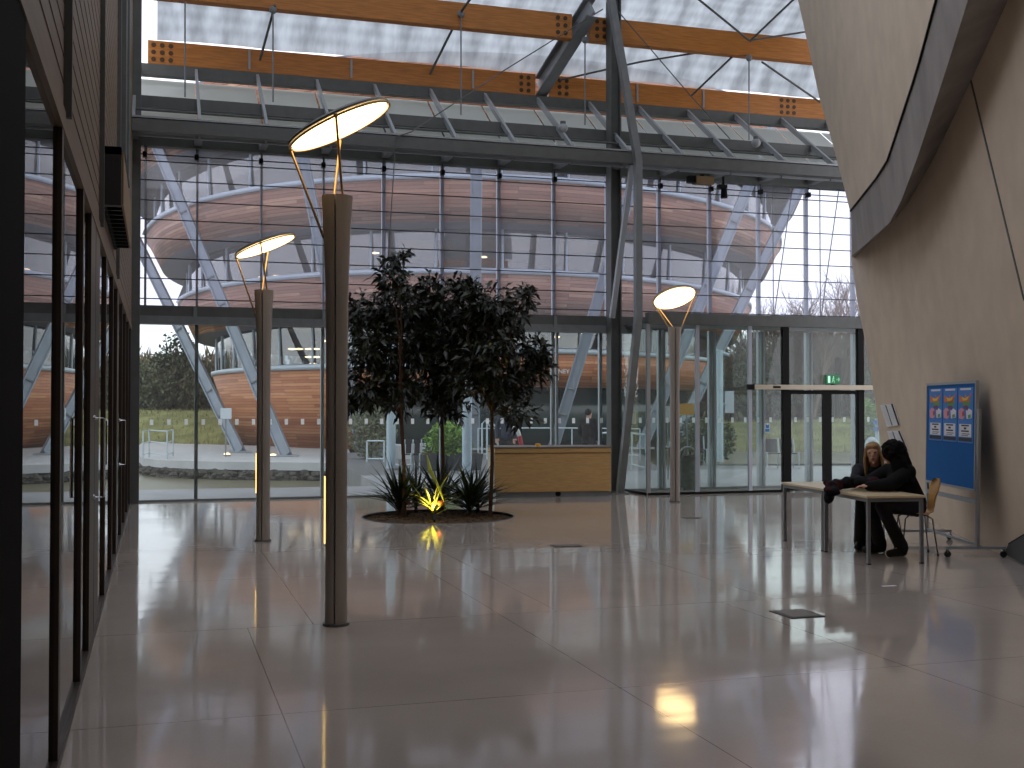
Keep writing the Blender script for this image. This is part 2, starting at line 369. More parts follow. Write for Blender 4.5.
# ---- main glass wall, upper part
def mk_window(n_, label): return thing('window_%d' % n_, label, None, (0,YW,0), kind='structure')
w1 = mk_window(1, 'upper storey of the tall glazed end wall with wire stays')
MB().box(XL+.02, 18.9, YW-.006, YW+.006, 3.39, 6.13).build('pane', M['pane_up'], w1)
for i, x in enumerate([-.21]+MX):
    dark = x < 3.5
    m = MB()
    if dark: m.box(x-.02, x+.02, YW+.03, YW+.09, 3.36, 6.15)
    else:
        m.box(x-.035, x+.035, YW+.03, YW+.10, 3.36, 6.15); 
    m.build('mullion', M['cable'] if i < 2 else (M['steel'] if dark else M['mull']), w1)
    b = MB(); b.box(x-.055, x+.015, YW-.12, YW-.02, 5.93, 6.02); b.bar((x-.02, YW-.07, 6.02), (x-.02, YW-.07, 6.14), .012, .012); b.build('bracket', M['black'], w1)
for z in (3.50, 3.85, 4.20, 4.54, 4.87, 5.20, 5.55, 5.88, 5.99):
    MB().bar((XL+.03, YW-.03, z), (18.8, YW-.03, z), .014, .018).build('cable', M['cable'], w1)
for x in (12.1, 13.2):
    MB().tube([(x, YW+.25, 3.4), (x+.45, YW+.25, 6.15)], .012, 6).build('stay_rod', M['cable'], w1)
    MB().tube([(x-.03, YW+.2, 3.4), (x-.03, YW+.2, 6.15)], .012, 6).build('stay_rod', M['cable'], w1)
    MB().box(x-.05, x+.05, YW+.12, YW+.26, 3.39, 3.52).build('anchor', M['black'], w1)
# ---- lower part
w2 = mk_window(2, 'lower storey of the glazed end wall behind desk and planter')
MB().box(XL+.02, 8.35, YW-.006, YW+.006, .03, 3.08).build('pane', M['pane'], w2)
for x, dbl in ((.65,0), (2.84,0), (5.04,0), (7.22,1), (8.2,0)):
    m = MB(); m.box(x-.03, x+.03, YW+.01, YW+.09, 0, 3.08)
    if dbl: m.box(x+.07, x+.11, YW+.01, YW+.09, 0, 3.08)
    m.build('mullion', M['steel'] if x < 1 else M['mull'], w2)
MB().box(XL, 8.4, YW-.04, YW+.05, 0, .035).build('sill', M['steel'], w2)
def markers(win, x0, x1, Y, z=1.37, step=.286):
    m = MB(); x = x0
    while x < x1: m.box(x, x+.058, Y-.012, Y-.009, z-.05, z+.05); x += step
    m.build('marker_squares', M['marker'], win)
markers(w2, -.12, 8.2, YW)
w3 = mk_window(3, 'lower storey of the glazed end wall behind the draught lobby')
MB().box(8.42, 18.9, YW-.006, YW+.006, .03, 3.15).build('pane', M['pane'], w3)
for x in (9.45, 10.55, 11.65, 12.75, 13.85):
    MB().box(x-.035, x+.035, YW+.01, YW+.10, 0, 3.15).build('mullion', M['mull'], w3)
    m = MB(); m.box(x+.06, x+.10, YW-.02, YW+.05, 0, 3.15); m.build('mullion', M['steel_l'], w3)
MB().box(8.42, 18.9, YW-.04, YW+.05, 0, .04).build('sill', M['steel'], w3)
markers(w3, 8.7, 14.3, YW)
# ---- transom
tr = thing('transom_beam', 'long grey steel beam across the glass wall at head of the lower panes', 'beam', (0,YW,3.1))
MB().box(XL, 18.9, YW-.10, YW+.12, 3.20, 3.38).build('web', M['steel_d'], tr)
m = MB(); m.box(XL, 8.9, YW-.18, YW+.12, 3.06, 3.13); m.box(XL, 8.9, YW-.13, YW-.10, 3.12, 3.2); m.build('lower_flange', M['steel'], tr)
for x in (.62, 2.84, 5.04, 7.22): MB().box(x-.03, x+.03, YW-.15, YW-.09, 3.08, 3.36).build('stiffener', M['steel'], tr)

# ---- draught lobby
LY = 19.65
lob = thing('door_1', 'glass draught lobby with black framed sliding doors', None, (11.5,LY,0), kind='structure')
MB().box(8.72, 11.50, LY-.006, LY+.006, .05, 3.17).build('pane', M['pane'], lob)
MB().box(8.66, 8.672, LY, YW-.05, .05, 3.17).build('pane', M['pane'], lob)
MB().box(11.58, 13.16, LY-.006, LY+.006, 2.05, 3.17).build('pane', M['pane'], lob)
MB().box(13.24, 14.6, LY-.006, LY+.006, .05, 3.17).build('pane', M['pane'], lob)
for x in (8.68, 9.68, 10.78):
    MB().box(x-.035, x+.035, LY-.03, LY+.03, 0, 3.18).build('mullion', M['steel_l'] if x < 9 else M['mull'], lob)
for x, w in ((11.54, .065), (13.2, .065)): MB().box(x-w, x+w, LY-.05, LY+.05, 0, 3.18).build('door_post', M['black'], lob)
MB().box(8.66, 14.6, LY-.08, LY+.08, 3.17, 3.38).build('lobby_beam', M['steel_d'], lob)
MB().box(8.66, 14.6, LY, YW, 3.18, 3.22).build('lobby_roof', M['steel'], lob)
m = MB(); m.box(8.66, 11.5, LY-.04, LY+.04, 0, .045); m.box(13.2, 14.6, LY-.04, LY+.04, 0, .045); m.box(8.63, 8.70, LY, YW-.04, 0, .045); m.build('sill', M['black'], lob)
MB().box(10.78, 14.3, LY-.14, LY-.02, 1.965, 2.055).build('door_track', M['oak_l'], lob)
MB().box(10.70, 10.80, LY-.16, LY-.03, 1.96, 2.06).build('track_end', M['black'], lob)
MB().box(11.2, 11.36, LY-.15, LY-.139, 1.99, 2.03).build('door_sensor', M['black'], lob)
for (a, b) in ((11.60, 12.44), (12.44, 13.14)):
    lf = MB(); lf.box(a, a+(.05 if a < 12 else .10), LY-.035, LY+.0, .02, 1.95); lf.box(b-(.10 if a < 12 else .05), b, LY-.035, LY, .02, 1.95); lf.box(a, b, LY-.034, LY, 1.88, 1.95); lf.box(a, b, LY-.034, LY, .02, .12)
    lf = lf.build('door_leaf', M['black'], lob); MB().box(a+.05, b-.05, LY-.022, LY-.012, .12, 1.88).build('pane', M['pane'], lf)
tag(MB().box(8.80, 8.92, YW-.03, YW-.015, 1.30, 1.52).build('paper_notice', M['paper']), 'white paper notice stuck on the glass beside slanting steel prop', 'notice')
bl = thing('blue_notice', 'small blue and white sticker notice on the lobby glass left of the black door', 'notice', (11.22, LY, 1.3))
p_ = onY(767, 427, LY); MB().box(p_.x-.06, p_.x+.06, LY-.014, LY-.008, p_.z-.11, p_.z+.07).build('backing', M['signgrey'], bl)
MB().box(p_.x-.035, p_.x+.035, LY-.018, LY-.014, p_.z-.02, p_.z+.05).build('blue_panel', M['bluesign'], bl)
MB().box(p_.x-.045, p_.x+.045, LY-.018, LY-.014, p_.z-.09, p_.z-.035).build('blue_panel', M['bluesign'], bl)
MB().ell((p_.x, LY-.018, p_.z+.055), (.02,.004,.02), 10, 6).build('white_figure', M['paper'], bl)
# exit sign
ex = thing('exit_sign', 'green running man exit sign on the rail above the black doors', 'sign', (12.52, LY-.1, 2.055))
MB().box(12.37, 12.67, LY-.13, LY-.07, 2.08, 2.25).build('housing', M['emgreen'], ex, bevel=.004)
MB().box(12.49, 12.55, LY-.12, LY-.08, 2.055, 2.08).build('stem', M['black'], ex)
m = MB(); y0, y1 = LY-.134, LY-.131
m.box(12.40, 12.45, y0, y1, 2.10, 2.23)                               # door shape
m.ell((12.525, (y0+y1)/2, 2.215), (.012,.003,.012), 8, 5)
for a, b in (((12.52,2.20),(12.51,2.155)), ((12.51,2.155),(12.485,2.105)), ((12.51,2.155),(12.54,2.135)), ((12.54,2.135),(12.535,2.10)), ((12.52,2.19),(12.49,2.17)), ((12.52,2.19),(12.55,2.175))):
    m.bar((a[0],(y0+y1)/2,a[1]), (b[0],(y0+y1)/2,b[1]), .004, .011, (0,1,0))
m.build('running_figure', M['emwhite'], ex)
m = MB()
for a, b in (((12.58,2.165),(12.65,2.165)), ((12.625,2.20),(12.652,2.165)), ((12.625,2.13),(12.652,2.165))): m.bar((a[0],(y0+y1)/2,a[1]), (b[0],(y0+y1)/2,b[1]), .004, .011, (0,1,0))
m.build('arrow', M['emwhite'], ex)

# ---- steel masts
ms = thing('steel_column', 'dark upright steel column rising full height behind the desk', 'column', (8.2, 20.45, 0))
c0 = onY(614, 300, 20.45).x
m = MB(); m.box(c0-.11, c0-.085, 20.33, 20.57, 0, 10); m.box(c0+.085, c0+.11, 20.33, 20.57, 0, 10); m.box(c0-.09, c0+.09, 20.43, 20.47, 0, 10)
m.build('shaft', M['steel_d'], ms); MB().box(c0-.2, c0+.2, 20.25, 20.65, 0, .03).build('base_plate', M['steel'], ms)
mt = thing('bent_steel_mast', 'bowed grey steel prop with slanting foot beside the upright column', 'column', (8.3, 19.6, 0))
pts = [onY(607, -60, 19.6), onY(611, 0, 19.6), onY(624, 75, 19.6), onY(638, 160, 19.6), onY(638, 320, 19.6), onY(620, 482, 20.2)]
pts[-1].z = 0.02
for a, b in zip(pts[:-1], pts[1:]):
    if (b-a).length > .05: pass
m = MB()
for a, b in zip(pts[:-1], pts[1:]): m.bar(a, b, .13, .12, (0,1,0))
for p in pts[1:-1]: m.ell(p, (.068,.062,.068), 10, 8)
m.build('shaft', M['steel'], mt); m = MB(); m.box(pts[-1].x-.14, pts[-1].x+.14, pts[-1].y-.14, pts[-1].y+.14, 0, .02); m.build('base_plate', M['steel'], mt)
m = MB(); m.bar(onY(632, 165, 19.75), onY(612, 318, 20.25), .09, .09, (0,1,0)); m.build('brace', M['steel_l'], mt)

# ---- gantry of steel chords and frosted panels
def beamX(name, label, x0, x1, Y0, Y1, z0, z1, m_='steel_d', tfl=True):
    t = thing(name, label, 'beam', ((x0+x1)/2, Y0, z0))
    if tfl:
        b = MB(); b.box(x0, x1, Y0, Y1, z0, z0+.02); b.box(x0, x1, Y0, Y1, z1-.02, z1); b.build('flange', M['steel'], t)
        MB().box(x0, x1, (Y0+Y1)/2-.03, (Y0+Y1)/2+.03, z0+.02, z1-.02).build('web', M[m_], t)
    else: MB().box(x0, x1, Y0, Y1, z0, z1).build('web', M[m_], t)
    return t
beamX('steel_chord', 'grey steel beam capping the glass wall directly above its brackets', XL, 18, 20.70, 20.92, 6.13, 6.32, tfl=False)
c2 = beamX('steel_chord', 'grey steel beam at the lower inner edge of the frosted canopy', XL, 18, 19.66, 19.86, 6.14, 6.34, tfl=False)
MB().box(XL, 18, 19.66, 19.84, 6.36, 6.39).build('top_rail', M['steel_l'], c2)
beamX('steel_chord', 'dark steel beam half way up the sloping frosted canopy', XL, 18, 20.62, 20.78, 6.77, 6.97, tfl=False)
beamX('steel_chord', 'dark steel beam under the lower timber roof beam', XL, 18, 21.8, 22.0, 7.66, 7.86, tfl=False)
tag(MB().tube([(XL, 20.2, 6.62), (18, 20.2, 6.62)], .022, 8).build('steel_tube', M['steel_d']), 'thin dark tube running along beneath the frosted canopy', 'tube')
ORD = 'first second third fourth fifth sixth seventh eighth ninth tenth eleventh twelfth thirteenth fourteenth fifteenth sixteenth seventeenth'.split()
for k, x in enumerate([-.4]+MX):
    t = thing('canopy_rib', 'sloping grey steel rib of the frosted canopy, %s from the left wall' % ORD[k], 'beam', (x, 19.8, 6.3), group='ribs of the frosted canopy')
    m = MB(); m.bar((x+.35*0, 21.85, 7.80), (x, 19.78, 6.37), .05, .10); m.build('rafter', M['steel_l'] if k % 1 == 0 else M['steel'], t)
    MB().bar((x, 19.8, 6.24), (x, 20.75, 6.24), .13, .14).build('bracket', M['steel'], t)
for k, (a, b) in enumerate(zip([-.4]+MX, MX+[16.05])):
    t = thing('frosted_panel', 'pale frosted canopy panel between two sloping ribs, %s from the left wall' % ORD[k], 'panel', (a, 19.8, 6.4), group='frosted canopy panels')
    m = MB(); m.hexa([(a+.02,20.0,6.13),(b-.02,20.0,6.13),(b-.02,22.05,7.62),(a+.02,22.05,7.62),(a+.02,20.0,6.145),(b-.02,20.0,6.145),(b-.02,22.05,7.635),(a+.02,22.05,7.635)])
    m.build('sloping_sheet', M['frost'], t)
    MB().box(a+.02, b-.02, 19.95, 20.0, 6.12, 6.16).build('edge_seal', M['steel_l'], t)
# ---- timber roof beams
def glulam(label, Y, z0, z1, bolts, gap):
    t = thing('timber_beam', label, 'beam', (6, Y, z0))
    for (xa, xb) in ((-.2, gap[0]), (gap[1], 16.5)): MB().box(xa, xb, Y-.1, Y+.1, z0, z1).build('timber', M['glulam'], t, bevel=.008)
    for x in bolts:
        m = MB()
        for i in range(3 if x < 1 or x > 12 else 2):
            for j in range(3): m.disc((x+(i-1)*.15, Y-.105, z0+(z1-z0)*(.2+.3*j)), (0,1,0), .042, .012, 12)
        m.build('bolt_group', M['bolt'], t)
    return t
YT2 = 20.75
T1 = glulam('lower golden timber beam spanning the roof above the glass wall', 21.9, 7.86, 8.29, [.05, 7.05, 7.86, 12.9], (7.2, 7.5))
T2 = glulam('upper golden timber beam nearest the top of the picture', YT2, 8.69, 9.16, [7.42, 8.22], (7.56, 7.92))
for x in (1.6, 3.5, 5.9, 9.4, 10.9):
    MB().box(x-.02, x+.02, 21.78, 21.8, 7.9, 8.26).build('strap', M['steel_l'], T1)
# ---- roof rafter + cushion roof
rz = lambda Y: 8.05+(21.9-Y)*.285
raf = thing('steel_rafter', 'sloping grey steel rafter bolted between the two timber beams', 'beam', (7.6, 21.2, 8))
ra, rb = Vector((7.34, 21.95, 8.06)), Vector((7.82, 20.3, 9.22))
m = MB(); m.bar(ra+Vector((0,0,.19)), rb+Vector((0,0,.19)), .24, .03); m.bar(ra-Vector((0,0,.19)), rb-Vector((0,0,.19)), .24, .03); m.build('flange', M['steel'], raf)
MB().bar(ra, rb, .05, .32).build('web', M['steel_l'], raf)
def roofz(Y): return 8.32+(21.9-Y)*.76 if Y > 20.6 else 9.31+(20.6-Y)*(.2 if Y > 15 else .12)
ys = [21.95, 20.72, 18.0, 15.4, 12.7, 10.4, 8.1, 5.8, 3.5, 1.2, -1.1, -3.4, -5.7]
for i, (ya, yb) in enumerate(zip(ys[:-1], ys[1:])):
    m = MB(); nx, ny = 24, 8; vs = []
    for a in range(ny+1):
        for b in range(nx+1):
            t = a/ny; Y = ya+(yb-ya)*t; x = -.04+17.5*b/nx
            z = roofz(Y)+.06+(.12 if i == 0 else .22)*math.sin(PI*t)**.7+.03*abs(math.sin(x*1.43))
            vs.append((x, Y, z))
    k = nx+1; m.add(vs, [(a*k+b, a*k+b+1, (a+1)*k+b+1, (a+1)*k+b) for a in range(ny) for b in range(nx)])
    o = m.build('ceiling', M['etfe'] if i < 3 else (M['roof_fill'] if i < 7 else M['blk']), smooth=True, origin=(0,0,0)); tag(o, 'bay of the roof, quilted cushions in view, added clear or dark infill out of view', kind='structure')  # unseen bays: clear ones made up for more light, dark deck to dim
# roof braces (round rods)
braces = [((471,-2),(461,12),20.0,20.6,.024), ((461,12),(430,74),20.6,21.75,.024), ((275,5),(260,60),20.6,21.75,.024),
 ((697,-2),(750,41),19.6,20.55,.022), ((795,-2),(750,41),19.6,20.55,.022), ((762,62),(820,102),20.8,21.7,.022), ((732,57),(691,96),20.8,21.7,.022),
 ((640,62),(702,52),21.1,20.9,.02), ((752,40),(805,32),20.55,20.55,.02), ((560,80),(640,62),21.6,21.1,.02),
 ((617,10),(690,95),19.9,21.6,.011), ((690,95),(730,139),21.6,20.6,.011), ((603,9),(500,73),20.3,20.55,.011), ((500,73),(411,132),20.55,19.6,.011),
 ((411,132),(396,137),19.6,19.6,.011), ((396,137),(388,258),19.6,19.6,.009)]
for i, (a, b, ya, yb, r_) in enumerate(braces):
    where = ['above the upper timber beam near centre', 'from the upper to the lower timber beam left of centre', 'between the timber beams at the left', 'rising left from the hub on the upper beam', 'rising right from the hub on the upper beam',
      'falling right from the hub to the lower beam', 'falling left from the hub to the lower beam', 'running level left of the hub', 'running right from the hub to the pale wall', 'running level behind the mast head',
      'running down right from the mast head', 'continuing down through the canopy at right', 'running down left from the mast head', 'continuing left across the frosted canopy', 'turning at the canopy edge', 'hanging in front of the glass wall over the tree'][i]
    tag(MB().tube([onY(*a, ya), onY(*b, yb)], r_, 7).build('steel_rod' if r_ > .015 else 'steel_cable', M['steel_d']), ('dark steel rod ' if r_ > .015 else 'thin dark cable ')+where, 'rod' if r_ > .015 else 'cable')
hangers = [(185,2,97,'leftmost, close to the slatted wall'), (273,10,102,'second from the left'), (461,14,115,'left of the sloping rafter'), (585,40,125,'just left of the upright column'), (749,58,140,'at right under the rod hub')]
for x, ya, yb, w in hangers:
    t = thing('hanger_rod', 'upright hanger rod below the upper timber beam, '+w, 'rod', onY(x, yb, 20.1), group='hanger rods')
    MB().tube([onY(x, ya, 20.6), onY(x, yb, 20.6)], .014, 6).build('rod', M['steel'], t)
    if ya > 5: MB().ell(onY(x, ya, 20.6), (.07,.05,.07), 10, 8).build('joint', M['steel'], t)
for x, y, w in ((563,128,'left of the upright column'), (756,143,'near the pale leaning wall')):
    p = onY(x, y, 19.55); t = thing('dome_lamp', 'small pale globe fitting under the canopy beam '+w, 'lamp', p)
    MB().ell(p, (.09,.09,.085), 16, 12).build('globe', M['steel_l'], t, smooth='all'); MB().disc(p+Vector((0,0,.09)), (0,0,1), .05, .06, 16).build('cap', M['steel_d'], t)
# projector-like fittings at the head of the glass
p = onY(702, 181, 20.5); t = thing('speaker_box', 'brown box fitting with black end hung under the beam at the glass head', 'fitting', p+Vector((0,0,.15)))
MB().box(p.x-.17, p.x+.22, 20.4, 20.6, p.z-.07, p.z+.08).build('housing', M['brownbox'], t, bevel=.01); MB().box(p.x-.3, p.x-.17, 20.42, 20.58, p.z-.05, p.z+.08).build('end_cap', M['black'], t); MB().box(p.x-.03,p.x+.03,20.47,20.53,p.z+.08,6.2).build('bracket', M['black'], t)
p = onY(724, 190, 20.5); t = thing('spotlight', 'small black spotlight hung beneath the beam right of the brown box fitting', 'lamp', p+Vector((0,0,.15)))
MB().tube([p+Vector((0,0,-.16)), p+Vector((0,0,.03))], [.07,.06], 14).build('housing', M['black'], t); MB().box(p.x-.13, p.x+.05, 20.45, 20.55, p.z+.03, p.z+.10).build('yoke', M['black'], t); MB().box(p.x-.03,p.x+.0,20.48,20.52,p.z+.1,6.2).build('bracket', M['black'], t)

# ================================================================== LEFT WALL
lw = thing('wall_left', 'dark glazed screen with slatted oak cladding above', None, (XL,10,0), kind='structure')
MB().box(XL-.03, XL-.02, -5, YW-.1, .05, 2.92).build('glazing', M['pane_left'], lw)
for (a, b) in ((-4.9,-4.7),(-2,-1.8),(.6,.8),(3.1,4.08),(5.57,5.69),(7.14,7.27),(8.02,8.62),(8.76,9.35),(10.34,10.47),(11.95,12.1),(13.2,13.75),(15.1,15.22),(16.7,16.82),(18.3,18.42),(19.9,20.02)):
    MB().box(XL-.03, XL+(.0 if not 8.7 < a < 9 else -.005), a if a < 5 or 8.7 < a < 9 else a+.03, b, 0, 2.93).build('mullion', M['blk'] if a == 3.1 else M['darkwood'], lw)
MB().box(XL-.08, XL+.005, -5, YW-.1, 0, .05).build('bottom_rail', M['darkwood'], lw)
MB().box(XL-.08, XL+.005, -5, YW-.1, 2.92, 3.02).build('head_rail', M['clad'], lw)
MB().box(XL-.16, XL-.05, -5, YW-.1, 3.02, 9.6).build('backing', M['cladgap'], lw)
def slats(y0, y1, z0, z1):
    m = MB(); z = z0
    while z < z1-.05: m.box(XL-.05, XL-.005, y0, y1, z, min(z+.105, z1)); z += .125
    m.build('slat_panel', M['clad'], lw)
slats(-5, 2.0, 3.04, 9.5); slats(2.05, 5.72, 3.04, 9.5); slats(5.80, 9.15, 3.04, 9.5); slats(9.22, 12.9, 3.04, 9.5); slats(12.96, 14.0, 3.04, 9.5); slats(17.6, 20.6, 3.04, 9.5)
slats(14.0, 17.6, 3.04, 4.6)
for y in (5.76, 9.18, 12.93): MB().box(XL-.02, XL+.03, y-.02, y+.02, 3.0, 9.5).build('cover_strip', M['steel_d'], lw)
for (a, b) in ((14.2, 14.7), (15.7, 16.4)): MB().box(XL-.05, XL+.05, a, b, 4.6, 9.6).build('steel_post', M['steel_d'], lw)
MB().box(XL-.05, XL+.0, 14.0, 17.6, 4.6, 9.6).build('dark_recess', M['steel_d'], lw)
for k, (y, w) in enumerate(((8.15, 'nearest the camera'), (13.56, 'further along'))):
    z0, z1 = (1.045, 1.57) if k == 0 else (1.0, 1.49)
    t = thing('door_handle', 'tall chrome D shaped pull handle on the dark glazed screen, '+w, 'handle', (XL, y, z0), group='pull handles')
    MB().tube([(XL+.02, y, z0), (XL+.08, y, z0), (XL+.08, y, z1), (XL+.02, y, z1)], .011, 8).build('grip', M['chrome'], t, smooth=True)
    for z in (z0, z1): MB().disc((XL+.022, y, z), (1,0,0), .02, .012, 12).build('rose', M['chrome'], t)
# louvred box on wall
lb = thing('louvred_unit', 'black louvred box mounted on the slatted cladding over the glazed screen', 'fitting', (XL, 9.6, 3.2))
MB().box(XL+.0, XL+.14, 9.5, 12.2, 3.62, 3.68).build('top_plate', M['black'], lb); MB().box(XL, XL+.14, 9.5, 9.6, 3.22, 3.68).build('end_plate', M['blackplastic'], lb)
MB().box(XL+.0, XL+.03, 9.6, 12.2, 3.22, 3.62).build('back_plate', M['black'], lb)
for k in range(11):
    y = 9.75+k*.23; MB().hexa([(XL,y,3.22),(XL+.14,y,3.22),(XL+.14,y+.03,3.22),(XL,y+.03,3.22),(XL,y+.06,3.62),(XL+.14,y+.06,3.62),(XL+.14,y+.09,3.62),(XL,y+.09,3.62)]).build('louvre', M['blackplastic'], lb)
MB().box(XL+.14, XL+.155, 9.6, 12.2, 3.24, 3.66).build('front_face', M['brownbox'], lb)
# dark room behind the screen
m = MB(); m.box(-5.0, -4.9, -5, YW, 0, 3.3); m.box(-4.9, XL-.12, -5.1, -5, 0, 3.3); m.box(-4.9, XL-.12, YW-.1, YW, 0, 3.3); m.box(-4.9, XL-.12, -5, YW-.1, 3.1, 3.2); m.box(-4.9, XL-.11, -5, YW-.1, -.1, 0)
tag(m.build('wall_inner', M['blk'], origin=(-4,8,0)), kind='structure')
# corner post
tag(MB().box(XL-.06, XL+.13, YW-.30, YW-.10, 0, 9.2).build('trim_1', M['steel_d']), kind='structure')
# back wall behind the camera
tag(MB().box(-5, 19, -5.9, -5.7, 0, 10.2).build('wall_back', M['plaster']), kind='structure')

# ================================================================== RIGHT LEANING WALL
P0 = Vector((9.03, 10.8, 0)); dW = Vector((.423, .906, 0)).normalized(); nW = Vector((-dW.y, dW.x, 0)); KW = .10
nrm = (nW + Vector((0,0,0))).normalized(); upW = (Vector((0,0,1))+nW*KW).normalized(); nPl = dW.cross(upW).normalized()
if nPl.dot(nW) < 0: nPl = -nPl
def onW(x, y, off=0.0):
    r = ray(x, y); o = Vector((0,0,EYE)); t = ((P0+nPl*off)-o).dot(nPl)/r.dot(nPl); return o+r*t
def wuv(s_, z, off=0.0):    # along base, height
    return P0+dW*s_+upW*(z/upW.z)+nPl*off
edge = [onW(x, y) for x, y in ((892,493),(881,448),(875,400),(866,345),(857,300),(851,258),(853,225),(848,183),(837,138),(828,101),(816,45),(807,0),(797,-45))]
edge[0].z = 0; base_far = edge[0]
edge[0] = wuv((edge[0]-P0).dot(dW), 0)
wr = thing('wall_right', 'pale plastered leaning wall with grey band', None, (9, 10.8, 0), kind='structure')
poly = edge+[wuv(-18, 9.6), wuv(-18, 0)]
MB().prism(poly, -nPl*1.2+Vector((0.0,0,0))).build('plaster_face', M['plaster'], wr)
# outer (front) face of the band, its dark underside and the joint lines
Ft = [(851,211),(886,167),(895,140),(918,70),(937,0),(950,-40)]; Fb = [(852,256),(889,224),(903,197),(920,150),(946,70),(968,0),(981,-40)]
WB = [(854,258),(890,225),(912,197),(938,150),(976,70),(1008,0),(1026,-40)]
def resample(pts, n):
    L_ = [0]
    for a, b in zip(pts[:-1], pts[1:]): L_.append(L_[-1]+math.hypot(b[0]-a[0], b[1]-a[1]))
    out = []
    for i in range(n):
        s_ = L_[-1]*i/(n-1); k = max(j for j in range(len(L_)) if L_[j] <= s_+1e-9); k = min(k, len(pts)-2); u = (s_-L_[k])/(L_[k+1]-L_[k])
        out.append((pts[k][0]+(pts[k+1][0]-pts[k][0])*u, pts[k][1]+(pts[k+1][1]-pts[k][1])*u))
    return out
n = 14; OFF = .42
A = [onW(x, y, OFF) for x, y in resample(Ft, n)]; B = [onW(x, y, OFF) for x, y in resample(Fb, n)]; Cc = [onW(x, y, .0) for x, y in resample(WB, n)]
Aw = [p-nPl*OFF for p in A]
m = MB(); vs = A+B+Cc+Aw; fs = []
for i in range(n-1):
    fs += [(i, i+1, n+i+1, n+i), (n+i, n+i+1, 2*n+i+1, 2*n+i), (3*n+i, 3*n+i+1, i+1, i), (2*n+i, 2*n+i+1, 3*n+i+1, 3*n+i)]
fs += [(0, n, 2*n, 3*n), (n-1, 4*n-1, 3*n-1, 2*n-1)]
m.add(vs, fs); m.build('lead_band', M['lead'], wr)
m = MB()
for a, b in zip(A[:-1], A[1:]): m.bar(a+nPl*.004, b+nPl*.004, .02, .035, nPl)
m.build('shadow_joint', M['black'], wr)
m = MB(); m.bar(onW(971,81,.004), onW(1024,300,.004), .03, .012, nPl); m.build('panel_joint', M['steel_d'], wr)
# upper panel stands proud of lower
up_poly = [onW(x, y, .2) for x, y in ((788,-45),(798,0),(808,45),(820,101),(831,138),(843,183),(850,211))]+[p+nPl*.2 for p in Aw[0:]]
m = MB(); m.prism(up_poly, -nPl*.22); m.build('upper_face', M['plaster'], wr)
# notices on the leaning wall
for k, (q, w) in enumerate(((((880,405),(892,404),(899,425),(887,427)), 'upper'), (((887,431),(899,431),(907,450),(893,452)), 'lower'))):
    pl = [onW(x, y, .03) for x, y in q]; t = thing('wall_notice', 'pair of white paper sheets on the leaning wall near the doors, %s of the two' % w, 'notice', pl[3])
    MB().prism(pl, -nPl*.02).build('sheet', M['paper'], t)
    def lerp2(u, v): return pl[0].lerp(pl[1], u).lerp(pl[3].lerp(pl[2], u), v)
    m = MB(); m.bar(lerp2(.5,.03)+nPl*.003, lerp2(.5,.97)+nPl*.003, .004, .02, nPl); m.bar(pl[1]+nPl*.003, pl[2]+nPl*.003, .006, .025, nPl); m.build('dark_edge', M['ink'], t)
    m = MB()
    for i in range(9):
        for (u0, u1) in ((.1,.42), (.6,.92)): m.bar(lerp2(u0,.12+.09*i)+nPl*.003, lerp2(u1,.12+.09*i)+nPl*.003, .003, .008, nPl)
    m.build('text_lines', M['signgrey'], t)

